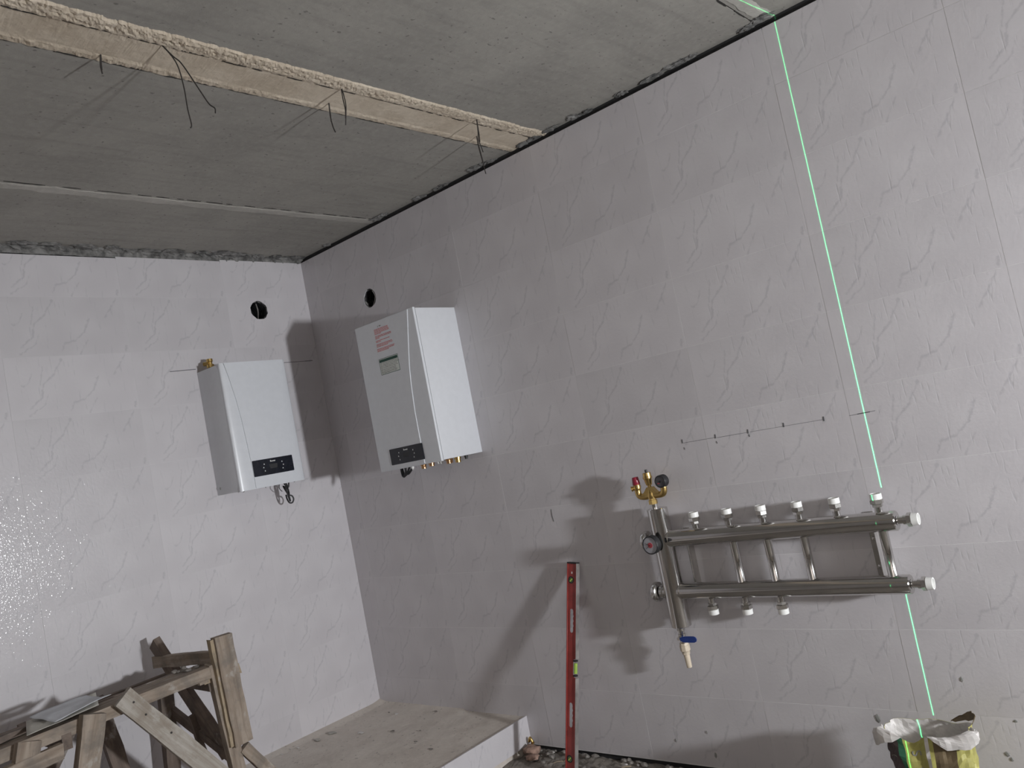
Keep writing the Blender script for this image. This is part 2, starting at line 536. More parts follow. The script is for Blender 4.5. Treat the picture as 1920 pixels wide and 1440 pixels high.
# flue holes: corrugated black sleeve seen inside each cored hole, rough mortar rim
def flue(parent, cen, d, r):
    prof = [(.004, r * 1.04), (.012, r * .93)]
    for k in range(7): prof += [(.018 + k * .018, r * .93), (.027 + k * .018, r * .88)]
    prof += [(.15, r * .9), (.15, 0)]
    bm = bmesh.new(); bm_lathe(bm, cen, d, prof, 22)
    bmesh.ops.delete(bm, geom=[f for f in bm.faces if len(f.verts) > 4], context='FACES')
    o = finish(bm, 'flue_sleeve', M_SLEEVE, parent, smooth=False)
    o['label'] = 'black flue sleeve inside the cored hole'
    rng = random.Random(9)
    bm = bmesh.new(); d_, u, v = axes(d); prev = None; first = None
    for k in range(28):
        a = 2 * PI * k / 28
        dr = u * math.cos(a) + v * math.sin(a)
        ring = [bm.verts.new(Vector(cen) + d_ * t + dr * (r * q + rng.uniform(-.003, .003))) for t, q in ((.006, 1.06), (.010, .97), (.03, .93), (.045, 1.05))]
        if prev:
            for i in range(3): bm.faces.new((prev[i], prev[i + 1], ring[i + 1], ring[i]))
        else: first = ring
        prev = ring
    for i in range(3): bm.faces.new((prev[i], prev[i + 1], first[i + 1], first[i]))
    finish(bm, 'mortar_rim', M_MORTAR, parent)
    # crumpled strip of foil left inside the sleeve
    p = [Vector(cen) + d_ * t + u * a * r + v * b * r for t, a, b in ((.02, -.1, .86), (.03, .12, .3), (.035, .22, -.2), (.03, .05, -.85))]
    tube('loose_tape', p, .0035, M_ALU, parent, seg=5, n=4)
flue(wall_left, (0, HOLE_L[0], HOLE_L[1]), (-1, 0, 0), HOLE_L[2])
flue(wall_right, (HOLE_R[0], 0, HOLE_R[1]), (0, 1, 0), HOLE_R[2])

# pencil marks and mortar specks on the tiled walls
def mark_r(x0, z0, x1, z1, w=.0022, mat=M_PENCIL, name='pencil_mark'):
    d = Vector((x1 - x0, 0, z1 - z0)); n = Vector((-d.z, 0, d.x)).normalized() * w / 2
    a, b = Vector((x0, 0, z0)), Vector((x1, 0, z1)); t = Vector((0, -.0004, 0)); k = Vector((0, -.0012, 0))
    vs = [p + s + e for e in (k, t) for p, s in ((a, -n), (b, -n), (b, n), (a, n))]
    return mk(name, vs, [(0, 1, 2, 3), (7, 6, 5, 4), (0, 4, 5, 1), (1, 5, 6, 2), (2, 6, 7, 3), (3, 7, 4, 0)], mat, wall_right)
mark_r(2.44, 1.397, 2.59, 1.398, .0014); mark_r(2.60, 1.396, 2.735, 1.397, .0014); mark_r(2.75, 1.397, 3.05, 1.398, .0012)
for x, z in ((2.436, 1.402), (2.594, 1.400), (2.741, 1.398), (2.894, 1.400), (3.054, 1.398)):
    mark_r(x, z + .011, x - .001, z - .006, .005)
for x, z in ((2.438, 1.378), (2.594, 1.382), (2.742, 1.388)):
    mark_r(x, z, x + .002, z - .010, .003)
mark_r(3.150, 1.396, 3.245, 1.399, .0014); mark_r(3.180, 1.397, 3.226, 1.398, .003)
mark_r(1.640, 1.182, 1.638, 1.150, .003); mark_r(1.638, 1.150, 1.642, 1.120, .003)
def mark_l(y0, z0, y1, z1, w=.003):
    vs = [(x, y, z + s) for x in (.0012, .0004) for (y, z, s) in ((y0, z0, -w / 2), (y1, z1, -w / 2), (y1, z1, w / 2), (y0, z0, w / 2))]
    mk('pencil_mark', vs, [(0, 1, 2, 3), (7, 6, 5, 4), (0, 4, 5, 1), (1, 5, 6, 2), (2, 6, 7, 3), (3, 7, 4, 0)], M_PENCIL, wall_left)
mark_l(-.976, 2.280, -.826, 2.284, .0035); mark_l(-.418, 2.288, -.10, 2.291, .003); mark_l(-.10, 2.291, -.045, 2.292, .0045)
rng = random.Random(21)
def blob(name, cen, size, mat, parent=None, base=(0, 0, 0), amp=.35, sub=2, seed=0, freq=3.0, boxy=0.0):
    bm = bmesh.new()
    bmesh.ops.create_icosphere(bm, subdivisions=sub, radius=1.0)
    for v in bm.verts:
        if boxy: v.co = v.co.lerp(v.co / max(abs(v.co.x), abs(v.co.y), abs(v.co.z)), boxy)
        k = 1 + amp * noise.noise(v.co * freq * .5 + Vector((seed * 3.7, seed * 1.3, 0)))
        v.co = Vector((v.co.x * size[0] * k, v.co.y * size[1] * k, v.co.z * size[2] * k)) + Vector(cen)
    return finish(bm, name, mat, parent, base, smooth=False)
for i, (x, z, sx, sz) in enumerate(((3.006, .259, .010, .017), (3.326, .42, .006, .010), (3.416, .169, .009, .009), (3.426, .152, .006, .008), (3.465, .285, .007, .006), (2.258, .143, .004, .007), (2.091, .093, .004, .008), (2.276, .046, .006, .012))):
    blob('mortar_speck', (x, -.001, z), (sx, .002, sz), M_GREY_PRINT, wall_right, sub=1, seed=i)

# ceiling: precast slabs with joints
ceiling = struct(box('ceiling', -.16, RX + .1, RY - .1, .16, ZC + .03, ZC + .2, M_CRACK), 'bare concrete slab ceiling')
for (a, b) in ((-.16, .783), (.787, 1.845), (2.055, 3.128), (3.134, 4.33), (4.336, 5.53), (5.536, 6.73), (6.736, RX + .1)):
    box('concrete_slab', a, b, RY - .1, .16, ZC, ZC + .028, M_CEIL, ceiling)

def ridge(name, y0, y1, ny, prof, mat, parent, amp, freq, edge=.012, seed=0.0):
    """long strip along y; prof = [(x, z_offset_down, roughness)]"""
    vs, fs = [], []
    for j in range(ny + 1):
        y = y0 + (y1 - y0) * j / ny
        for i, (x, dz, rg) in enumerate(prof):
            nz = noise.noise(Vector((x * freq, y * freq, seed))) + .6 * noise.noise(Vector((x * freq * 2.7, y * freq * 2.7, seed + 4)))
            far = min(1.0, max(0.0, (-1.0 - y) / 1.0))
            rg = (rg + (0.22 * far if .1 < rg < .45 else 0)) * (.55 + .6 * noise.noise(Vector((y * 3.1, i * .4, 8.0))) + .4 * far)
            ex = noise.noise(Vector((y * 9, seed + i * .9, 2.0))) + .6 * noise.noise(Vector((y * 31, seed + i * .7, 5.0)))
            on_edge = i in (0, len(prof) - 1)
            vs.append((x + ex * edge * (1.0 if on_edge else .35), y, ZC - (dz + rg * amp * nz if not on_edge else -.004)))
    n = len(prof)
    for j in range(ny):
        for i in range(n - 1): fs.append((j * n + i, j * n + i + 1, (j + 1) * n + i + 1, (j + 1) * n + i))
    return mk(name, vs, fs, mat, parent)
jp = [(1.818, 0, 0), (1.826, .002, .6), (1.838, .003, .8), (1.850, .0035, .6), (1.858, .002, .3), (1.864, .0008, .1), (1.89, .0008, .12), (1.93, .001, .15), (1.965, .001, .15), (1.985, .0012, .2), (1.993, .002, .4),
      (1.998, .0045, .7), (2.008, .0055, .9), (2.016, .0055, 1.1), (2.024, .0055, 1.2), (2.032, .006, 1.3), (2.040, .006, 1.4), (2.048, .0055, 1.4), (2.056, .0045, 1.2), (2.070, 0, 0)]
js = ridge('joint_infill', 0.03, RY, 900, jp, M_STRIP, ceiling, .0052, 62, .009)
js['label'] = 'rough brownish concrete poured into the slab joint'
# mortar smeared over the narrow slab joint nearer the corner, and dark broken joint lines
ridge('mortar_smear', .03, RY, 260, [(.690, 0, 0), (.712, .0012, .2), (.74, .0018, .3), (.765, .002, .3), (.782, 0, 0)], M_SMEAR, ceiling, .003, 18, .030, 3.0)
ridge('mortar_smear', .03, -.5, 50, [(3.135, 0, 0), (3.15, .002, .4), (3.19, .003, .6), (3.23, 0, 0)], M_SMEAR, ceiling, .004, 22, .03, 6.0)
def dashes(x, y0, y1, w, seed, dz=.0008):
    r = random.Random(seed); y = y0
    while y > y1:
        L = r.uniform(.03, .16); dx = r.uniform(-.003, .003)
        n = 6; vs, fs = [], []
        for k in range(n + 1):
            yy = y - L * k / n; wob = noise.noise(Vector((yy * 40, seed, 0))) * .003
            ww = w * math.sin(PI * (k + .35) / (n + .7)) * r.uniform(.6, 1.2)
            for z in (ZC - dz, ZC + .004):
                vs += [(x + dx + wob - ww, yy, z), (x + dx + wob + ww, yy, z)]
        for k in range(n):
            a = k * 4; fs += [(a, a + 1, a + 5, a + 4), (a + 2, a + 6, a + 7, a + 3), (a, a + 4, a + 6, a + 2), (a + 1, a + 3, a + 7, a + 5)]
        mk('joint_crack', vs, fs, M_CRACK, ceiling)
        y -= L + r.uniform(.005, .07)
dashes(.785, .0, -2.4, .0038, 4)
dashes(3.131, .0, -.45, .0045, 8)
dashes(1.992, .0, -2.6, .0026, 11, .0034)
dashes(1.824, .0, -2.6, .0026, 17, .002)

# rough mortar along the top of the left wall, and crumbs along the right wall
def top_mortar():
    vs, fs = [], []; ny = 420; n = 7
    for j in range(ny + 1):
        y = .02 + (RY - .02) * j / ny
        w = .030 + .022 * (noise.noise(Vector((y * 4.2, 1.5, 0))) + .5 * noise.noise(Vector((y * 15, 3.5, 0))))
        for i in range(n):
            t = i / (n - 1)
            x = -.006 + t * (w + .006); z = 2.915 + (ZC - 2.912) * (t ** .55)
            k = .013 * math.sin(PI * min(1, t + .12))
            e = noise.noise(Vector((x * 60, y * 34, z * 60))) + .7 * noise.noise(Vector((x * 120, y * 80, 7)))
            vs.append((x + k * e, y, z - k * e * .8))
    for j in range(ny):
        for i in range(n - 1): fs.append((j * n + i, j * n + i + 1, (j + 1) * n + i + 1, (j + 1) * n + i))
    o = mk('mortar_edge', vs, fs, M_MORTAR, wall_left)
    o['label'] = 'crumbly grey mortar between tile tops and ceiling'
top_mortar()
rng = random.Random(31)
for i, (x, y) in enumerate(((1.658, -.030), (1.59, -.028), (1.70, -.012), (2.30, -.004), (2.236, -.026), (2.10, -.030), (.853, -.035), (.80, -.028), (2.846, -.022), (2.777, -.026), (3.10, -.02), (3.17, -.04), (.30, -.02), (1.15, -.012), (1.33, -.008), (1.92, -.02), (2.0, -.015), (2.5, -.01), (2.65, -.012))):
    blob('mortar_crumb', (x, y + .015, ZC - .001), (rng.uniform(.03, .06), rng.uniform(.018, .035), .007), M_MORTAR, ceiling, sub=3, seed=i, amp=.8, freq=5)
for i, y in enumerate((-.06, -.2, -.33, -.47, -.56, -.7, -.86, -1.0, -1.2, -1.33, -1.5, -1.62)):
    blob('mortar_crumb', (.03 + rng.uniform(0, .02), y, ZC - .002), (rng.uniform(.015, .035), rng.uniform(.03, .07), .008), M_MORTAR, ceiling, sub=3, seed=i + 40, amp=.8, freq=5)

# the floor (rubble) and the tiled plinth along the left wall
def ground():
    vs, fs = [], []; nx, ny = 170, 110
    xs = [1.20 + (RX - 1.20) * (i / nx) ** 1.5 for i in range(nx + 1)]
    ys = [.03 + (RY - .03) * (j / ny) ** 1.7 for j in range(ny + 1)]
    for y in ys:
        for x in xs:
            h = .010 * noise.noise(Vector((x * 9, y * 9, 0))) + .007 * noise.noise(Vector((x * 31, y * 31, 3))) + .004 * noise.noise(Vector((x * 80, y * 80, 9)))
            vs.append((x, y, ZF - .004 + h))
    n = nx + 1
    for j in range(ny):
        for i in range(nx): fs.append((j * n + i, (j + 1) * n + i, (j + 1) * n + i + 1, j * n + i + 1))
    return mk('floor', vs, fs, M_DIRT)
struct(ground(), 'dusty rubble-strewn floor')

plinth = struct(mk('plinth', *(lambda vs, fs: (vs, fs))(*(lambda: ([(x, y, z) for z in (ZF - .05, .127) for (x, y) in ((0, RY), (1.190, RY), (1.190, 0), (0, 0))],
    [(0, 1, 2, 3), (0, 4, 5, 1), (1, 5, 6, 2), (2, 6, 7, 3), (3, 7, 4, 0)]))()), M_SCREED), 'low concrete plinth along the lit wall with a tiled edge')
def plinth_top():
    vs, fs = [], []; nx, ny = 44, 150
    for j in range(ny + 1):
        y = RY * j / ny
        for i in range(nx + 1):
            x = 1.194 * i / nx
            h = .006 * noise.noise(Vector((x * 3, y * 3, 1))) + .0025 * noise.noise(Vector((x * 12, y * 12, 4)))
            edge = min(1, min(x, 1.194 - x) / .06)
            if y > -.05 or j == 0: edge *= .5
            cove = .012 * max(0, 1 - x / .06) + .010 * max(0, 1 + y / .05) * (1 if x < .75 else 0)
            vs.append((x, y, .132 + h * edge + cove))
    n = nx + 1
    for j in range(ny):
        for i in range(nx): fs.append((j * n + i, (j + 1) * n + i, (j + 1) * n + i + 1, j * n + i + 1))
    return mk('screed_top', vs, fs, M_SCREED, plinth, smooth=True)
plinth_top()
rme = tile_mesh(J / 2, TW - J / 2, -.140, -J / 2)
for k in range(8):
    o = bpy.data.objects.new('riser_tile', rme); C.objects.link(o); o.parent = plinth
    o.location = (1.206, RY + .05 + TW * k + .04 if k else RY + .05, .138)
    o.location.y = -TW * (k + 1); o.rotation_euler = (0, 0, PI / 2)

# the unseen rest of the room, so that light and reflections come from real walls
struct(box('wall_back', -.16, RX + .1, RY - .2, RY, ZF - .1, ZC + .1, M_ROOM))
struct(box('wall_end', RX, RX + .2, RY, .03, ZF - .1, ZC + .1, M_ROOM))

# ------------------------------------------------------------------ boilers
def boiler(name, label, width, depth, z0, z1, panel, arcs, to_world, base, ru, rw):
    """local frame: u 0..width left to right seen from the room, w 0..depth out of the wall"""
    t = thing(name, label, 'boiler', base)
    def fb(nm, u0, u1, w0, w1, a, b, mat, bevel=0.0, parent=t, seg=3):
        bm = bmesh.new(); bm_box(bm, u0, u1, -w1, -w0, a, b, bevel, seg)
        bm.transform(to_world)
        return finish(bm, nm, mat, parent, base, smooth=bool(bevel), angle=45)
    def fpoly(nm, pts, w0, w1, mat, parent=t):
        """extruded outline in the front plane"""
        bm = bmesh.new()
        A = [bm.verts.new((u, -w0, z)) for u, z in pts]; B = [bm.verts.new((u, -w1, z)) for u, z in pts]
        bm.faces.new(A); bm.faces.new(B)
        for k in range(len(pts)): k2 = (k + 1) % len(pts); bm.faces.new((A[k], A[k2], B[k2], B[k]))
        bm.transform(to_world)
        return finish(bm, nm, mat, parent, base)
    cover = rw + .014
    fb('casing', .003, width - .003, .0, depth - cover - .006, z0 + .004, z1 - .002, M_SIDE, .002)
    # dark seam between casing and front cover
    fb('seam', .005, width - .005, depth - cover - .007, depth - cover + .001, z0 + .008, z1 - .006, M_RUBBER)
    # front cover with generously rounded vertical edges
    bm = bmesh.new(); prof = [(0, depth - cover)]
    for k in range(7):
        a = PI / 2 * k / 6; prof.append((ru - ru * math.cos(a), depth - .0045 - rw + rw * math.sin(a)))
    prof += [(width - u, w) for u, w in reversed(prof)]
    lo_ = [bm.verts.new((u, -w, z0)) for u, w in prof]; hi_ = [bm.verts.new((u, -w, z1)) for u, w in prof]
    for k in range(len(prof) - 1): bm.faces.new((lo_[k], lo_[k + 1], hi_[k + 1], hi_[k]))
    bm.faces.new(lo_); bm.faces.new(hi_); bm.faces.new((lo_[-1], lo_[0], hi_[0], hi_[-1]))
    bm.transform(to_world)
    cov = finish(bm, 'front_cover', M_WHITE, t, base, smooth=True, angle=50)
    left, right = arcs
    fpoly('raised_front_panel', [(u, z) for u, z in left] + [(u, z) for u, z in reversed(right)], depth - .012, depth, M_WHITE)
    # control panel
    a, b, c, d = panel
    cp = fpoly('control_panel', [(a + .003, c), (b - .003, c), (b, c + .003), (b, d - .003), (b - .003, d), (a + .003, d), (a, d - .003), (a, c + .003)], depth - .004, depth + .0022, M_BLACK)
    mu = (a + b) / 2; mz = (c + d) / 2
    fpoly('display', [(mu - .026 + .004 * (k in (0, 3)), mz + s) for k, s in ((0, -.012), (1, .012))] + [(mu + .026, mz + .012), (mu + .022, mz - .012)], depth, depth + .0027, M_RUBBER, cp)
    e = depth + .0022
    for su in (-1, 1):
        for kk, zz in enumerate((.017, -.001, -.020)):
            uu = mu + su * (.056 + (.006 if kk == 1 else 0)); s = .0032
            fpoly('touch_icon', [(uu - s, mz + zz - s), (uu + s, mz + zz - s), (uu + s * .4, mz + zz + s), (uu - s * .4, mz + zz + s)], e - .001, e + .0006, M_PRINT, cp)
    # maker's word mark: a tiny white script word
    uu = mu - .017
    for k, (wd, hh) in enumerate(((.006, .0085), (.004, .005), (.004, .005), (.004, .005), (.003, .0065), (.0045, .005), (.003, .0065))):
        zb = d - .019
        fpoly('word_mark', [(uu, zb), (uu + wd, zb), (uu + wd * .85, zb + hh), (uu + wd * .15, zb + hh)], e - .001, e + .0006, M_PRINT, cp); uu += wd + .0006
    return t, fb, fpoly

# boiler on the left (lit) wall: u runs along +y from y=-.825, w along +x
mL = Matrix(((0, -1, 0, 0), (1, 0, 0, -.825), (0, 0, 1, 0), (0, 0, 0, 1)))
bl = (0.0, -.62, 1.565)
arcL = [(.022, 2.262), (.040, 2.176), (.058, 2.066), (.071, 1.947), (.079, 1.811), (.084, 1.716), (.087, 1.613), (.087, 1.568)]
arcLr = [(.407 - u * .92, z) for u, z in arcL]
arcLr = [(u - (-.0), z) for u, z in arcLr]
tL, fbL, fpL = boiler('wall_boiler', 'white wall boiler with black cable loop below, on the brightly lit wall', .407, .258, 1.565, 2.265, (.087, .339, 1.628, 1.716), (arcL, arcLr), mL, bl, .055, .012)
lathe('top_connection', (.07, -.775, 2.262), (0, 0, 1), [(0, .016), (.012, .016), (.014, .021), (.03, .021), (.032, .013), (.045, .013), (.047, .017), (.062, .017), (.064, 0)], M_BRASS, tL, bl, seg=14)
lathe('top_connection', (.045, -.800, 2.300), (.8, .6, 0), [(0, .0), (.001, .012), (.02, .012), (.022, .014), (.034, .014), (.035, 0)], M_BRASS, tL, bl, seg=12)
# hanging black cable (coiled and tied)
cab = [(.11, -.50, 1.570), (.105, -.503, 1.545), (.095, -.487, 1.528), (.09, -.478, 1.524)]
tube('sensor_wire', cab, .0022, M_RUBBER, tL, bl, seg=6)
def loop(cx, cy, cz, ry, rz, tilt, n=14, ph=0.0, dx=.0):
    out = []
    for k in range(n):
        a = 2 * PI * k / (n - 1) + ph
        y = math.cos(a) * ry; z = math.sin(a) * rz
        out.append((cx + dx * math.sin(a * .5), cy + y * math.cos(tilt) - z * math.sin(tilt), cz + y * math.sin(tilt) + z * math.cos(tilt)))
    return out
pts = [(.13, -.452, 1.568), (.125, -.456, 1.54)] + loop(.12, -.468, 1.530, .010, .036, .10, 12, PI / 2, .012) + loop(.118, -.470, 1.505, .008, .045, .12, 12, PI / 2, .02) + \
      [(.12, -.462, 1.500), (.125, -.443, 1.487), (.125, -.436, 1.467), (.12, -.445, 1.449), (.115, -.461, 1.452), (.115, -.472, 1.475), (.115, -.474, 1.50)]
tube('power_cable', pts, .0045, M_RUBBER, tL, bl, seg=7, n=4)
for y, x in ((-.79, .22), (-.46, .2), (-.70, .06), (-.56, .06)):
    lathe('bottom_screw', (x, y, 1.566), (0, 0, -1), [(0, .004), (.004, .004), (.005, 0)], M_GREY_PRINT, tL, bl, seg=8)
fbL('side_badge', -.0006, .0042, .038, .044, 1.598, 1.612, M_GREY_PRINT)

# boiler on the right wall: u runs along +x from x=.778, w along -y
mR = Matrix(((1, 0, 0, .782), (0, 1, 0, 0), (0, 0, 1, 0), (0, 0, 0, 1)))
br = (1.02, 0.0, 1.52)
wR = .478
arcRr = [(wR - .038, 2.308), (wR - .058, 2.22), (wR - .080, 2.124), (wR - .100, 2.03), (wR - .113, 1.935), (wR - .123, 1.798), (wR - .124, 1.632), (wR - .122, 1.523)]
arcRl = [(.007, z) for u, z in arcRr]
tR, fbR, fpR = boiler('wall_boiler', 'white wall boiler with red printed warning and green-edged label, beside the corner', wR, .310, 1.52, 2.311, (.106, .362, 1.546, 1.630), (arcRl, arcRr), mR, br, .004, .004)
FR = .310
# printed warning (five red paragraphs) and rating label
def para(u0, u1, z, lines, last):
    for k in range(lines):
        e = u1 if k < lines - 1 else u0 + (u1 - u0) * last
        r = random.Random(int(z * 10000) + k); u = u0
        while u < e - .004:
            w = min(r.uniform(.008, .022), e - u)
            zz = z - k * .0062
            fpR('warning_text', [(u, zz - .0036), (u + w, zz - .0036), (u + w, zz), (u, zz)], FR - .001, FR + .0005, M_RED_PRINT)
            u += w + .0022
para(.160, .278, 2.268, 5, .45); para(.160, .290, 2.232, 3, .3); para(.160, .275, 2.207, 2, .35); para(.160, .290, 2.188, 3, .7); para(.158, .300, 2.163, 3, .65)
fpR('warning_text', [(.192, 2.274), (.198, 2.274), (.195, 2.284)], FR - .001, FR + .0005, M_GREY_PRINT)
fpR('warning_text', [(.205, 2.276), (.219, 2.276), (.219, 2.282), (.205, 2.282)], FR - .001, FR + .0005, M_GREY_PRINT)
lb = fpR('rating_label', [(.156, 2.022), (.308, 2.022), (.308, 2.108), (.156, 2.108)], FR - .001, FR + .0006, M_GREEN_PRINT)
fpR('label_paper', [(.1585, 2.0245), (.3055, 2.0245), (.3055, 2.1055), (.1585, 2.1055)], FR, FR + .0010, M_LABEL, lb)
fpR('label_header', [(.160, 2.088), (.3045, 2.088), (.3045, 2.1025), (.160, 2.1025)], FR, FR + .0014, M_GREEN_PRINT, lb)
rng = random.Random(5)
for k, z in enumerate((2.081, 2.073, 2.065, 2.057, 2.048, 2.041, 2.034, 2.0285)):
    fpR('label_text', [(.163, z), (.176, z), (.176, z + .0032), (.163, z + .0032)], FR, FR + .0014, M_GREY_PRINT, lb)
    u = .18
    while u < (.296 if k < 4 else .27):
        w = rng.uniform(.008, .026)
        fpR('label_text', [(u, z), (u + w, z), (u + w, z + .0026), (u, z + .0026)], FR, FR + .0014, M_GREY_PRINT, lb); u += w + .003
# pipe stubs below
for x, y, r, h, mt in ((.952, -.15, .014, .024, M_BRONZE), (1.016, -.15, .015, .018, M_BRONZE), (1.073, -.15, .009, .014, M_WPLAST), (1.093, -.15, .008, .016, M_WPLAST), (1.150, -.15, .014, .022, M_BRONZE), (1.170, -.15, .006, .02, M_BRONZE), (1.217, -.15, .0145, .024, M_BRASS), (1.24, -.11, .008, .015, M_RUBBER)):
    lathe('pipe_stub', (x, y, 1.524), (0, 0, -1), [(0, r * 1.25), (.010, r * 1.25), (.0102, r), (h + .004, r), (h + .004, r * .7), (h - .004, r * .7), (h - .004, 0)], mt, tR, br, seg=14)
for pts in ([(.79, -.17, 1.522), (.795, -.175, 1.50), (.805, -.18, 1.478), (.818, -.18, 1.474), (.830, -.18, 1.49), (.838, -.178, 1.522)],
            [(.80, -.172, 1.522), (.808, -.176, 1.495), (.820, -.178, 1.478), (.845, -.178, 1.490), (.868, -.176, 1.522)],
            [(.826, -.172, 1.522), (.832, -.174, 1.495), (.845, -.174, 1.484), (.872, -.172, 1.502), (.880, -.17, 1.522)]):
    tube('power_cable', pts, .0058, M_RUBBER, tR, br, seg=8)
lathe('cable_connector', (.884, -.17, 1.524), (0, 0, -1), [(0, .009), (.014, .009), (.016, .006), (.020, .006), (.021, 0)], M_WPLAST, tR, br, seg=12)

# ------------------------------------------------------------------ heating manifold
D = -.075
mb = (2.287, 0.0, .45)
man = thing('heating_manifold', 'polished stainless heating manifold with white capped outlets on the tiled wall', 'manifold', mb)
VX, ZU, ZL, XE = 2.289, 1.006, .779, 3.257
lathe('vertical_pipe', (VX, D, .628), (0, 0, 1), [(0, 0), (0, .041), (.003, .044), (.511, .044), (.514, .041), (.514, 0)], M_CHROME, man, mb, seg=40)
for zz, r in ((ZU, .036), (ZL, .0345)):
    lathe('header_pipe', (VX + .02, D, zz), (1, 0, 0), [(0, r), (XE - VX - .023, r), (XE - VX - .020, r - .003), (XE - VX - .020, 0)], M_CHROME, man, mb, seg=40)
    # weld collar where the header meets the vertical pipe
    lathe('weld_seam', (VX + .038, D, zz), (1, 0, 0), [(0, r + .002), (.004, r + .0005)], M_STEEL, man, mb, seg=32)
    e = lathe('end_outlet', (XE - .001, D, zz), (1, 0, 0), [(0, .014), (.002, .0175), (.004, .014), (.022, .014), (.023, .0175), (.036, .0175)], M_CHROME, man, mb, seg=20)
    lathe('hex_nut', (XE + .033, D, zz), (1, 0, 0), [(0, .015), (.002, .0245), (.015, .0250), (.017, .02)], M_STEEL, e, mb, seg=6, rot=.3)
    lathe('white_cap', (XE + .0495, D, zz), (1, 0, 0), [(0, .019), (.001, .0222), (.022, .0208), (.022, .0165), (.008, .0165), (.008, 0)], M_WPLAST, e, mb, seg=24)
for x in (2.612, 2.758, 2.907, 3.201):
    lathe('riser_pipe', (x, D, ZL + .025), (0, 0, 1), [(0, .0205), (.006, .0165), (ZU - ZL - .056, .0165), (ZU - ZL - .050, .0205)], M_CHROME, man, mb, seg=24)
def outlet(x, z, s):
    o = lathe('outlet', (x, D, z), (0, 0, s), [(-.008, .020), (.0, .0165), (.003, .0135), (.028, .0135)], M_CHROME, man, mb, seg=20)
    lathe('small_hex_nut', (x, D, z), (0, 0, s), [(.0205, .014), (.0215, .0185), (.031, .0185), (.032, .016)], M_STEEL, o, mb, seg=6, rot=random.uniform(0, 1))
    lathe('hex_nut', (x, D, z), (0, 0, s), [(.031, .017), (.0335, .0235), (.047, .0235), (.049, .02)], M_STEEL, o, mb, seg=6, rot=random.uniform(0, 1))
    lathe('white_cap', (x, D, z), (0, 0, s), [(.0485, .019), (.049, .0212), (.069, .0208), (.0695, .0175), (.058, .0165), (.058, 0)], M_WPLAST, o, mb, seg=24)
for x in (2.457, 2.609, 2.757, 2.905, 3.050, 3.202): outlet(x, ZU + .033, 1)
for x in (2.457, 2.609, 2.761): outlet(x, ZL - .0315, -1)
# wall brackets
for x in (2.352, 3.126):
    b_ = box('wall_bracket', x, x + .030, -.004, 0.0, .752, 1.035, M_STEEL, man, mb, .001, 1)
    box('bracket_web', x + .030, x + .033, -.046, 0.0, .765, 1.025, M_STEEL, b_, mb)
    for z in (.83, .935):
        lathe('screw', (x + .015, -.004, z), (0, -1, 0), [(0, .009), (.002, .009), (.004, .006), (.0045, 0)], M_STEEL, b_, mb, seg=12)
# blind unions on the left of the vertical pipe
for zz in (1.004, .779):
    u_ = lathe('side_union', (VX - .03, D, zz), (-1, 0, 0), [(0, .024), (.020, .024), (.022, .028), (.034, .028), (.036, .023)], M_STEEL, man, mb, seg=24)
    lathe('union_cap', (VX - .03, D, zz), (-1, 0, 0), [(.040, .022), (.042, .036), (.047, .042), (.058, .043), (.066, .040), (.068, .030), (.068, 0)], M_STEEL, u_, mb, seg=28)
# round thermometer on the front of the vertical pipe
gx, gz = VX - .010, 1.000
tg = lathe('thermometer', (gx, D - .03, gz), (-.04, -1, .0), [(0, .012), (.022, .012), (.024, .024), (.034, .024), (.036, .037), (.038, .0395), (.064, .0395), (.067, .0375), (.067, .0350), (.062, .0345), (.062, 0)], M_RUBBER, man, mb, seg=32)
lathe('dial', (gx, D - .03, gz), (-.04, -1, 0), [(.060, .0345), (.0635, .0345), (.0635, 0)], M_DIAL, tg, mb, seg=28)
lathe('dial_centre', (gx, D - .03, gz), (-.04, -1, 0), [(.063, .0115), (.0648, .0115), (.0648, 0)], M_NEEDLE, tg, mb, seg=16)
tube('needle', [(gx - .004, D - .095, gz), (gx - .027, D - .095, gz - .014)], .0007, M_RUBBER, tg, mb, seg=5, n=0)
tube('needle', [(gx - .004, D - .0955, gz), (gx - .027, D - .0955, gz + .010)], .0007, M_RUBBER, tg, mb, seg=5, n=0)
# top stub and brass safety group
lathe('top_stub', (VX - .012, D, 1.138), (0, 0, 1), [(0, .0155), (.032, .0155)], M_CHROME, man, mb, seg=18)
SX = VX - .013
sg = lathe('safety_group', (SX, D, 1.160), (0, 0, 1), [(0, .012), (.001, .0195), (.019, .0195), (.020, .016), (.028, .016)], M_BRASS, man, mb, seg=6, rot=.25)
bm = bmesh.new()
arm = smooth_path([(SX - .066, D, 1.236), (SX - .066, D, 1.214), (SX - .058, D, 1.200), (SX - .030, D, 1.196), (SX, D, 1.200), (SX + .030, D, 1.198), (SX + .054, D, 1.200), (SX + .064, D, 1.210), (SX + .067, D, 1.228)], 5)
bm_tube(bm, arm, .0140, 14)
bm_lathe(bm, (SX, D, 1.186), (0, 0, 1), [(0, .018), (.012, .020), (.028, .017), (.042, .010), (.050, .009)], 18)
hump = [(SX - .052, 1.192), (SX + .052, 1.192), (SX + .046, 1.206), (SX + .030, 1.214), (SX + .013, 1.236), (SX - .013, 1.236), (SX - .030, 1.216), (SX - .046, 1.206)]
hA = [bm.verts.new((x, D - .012, z)) for x, z in hump]; hB = [bm.verts.new((x, D + .012, z)) for x, z in hump]
bm.faces.new(hA); bm.faces.new(hB)
for k in range(len(hump)): bm.faces.new((hA[k], hA[(k + 1) % len(hump)], hB[(k + 1) % len(hump)], hB[k]))
finish(bm, 'brass_body', M_BRASS, sg, mb, smooth=True, angle=50)
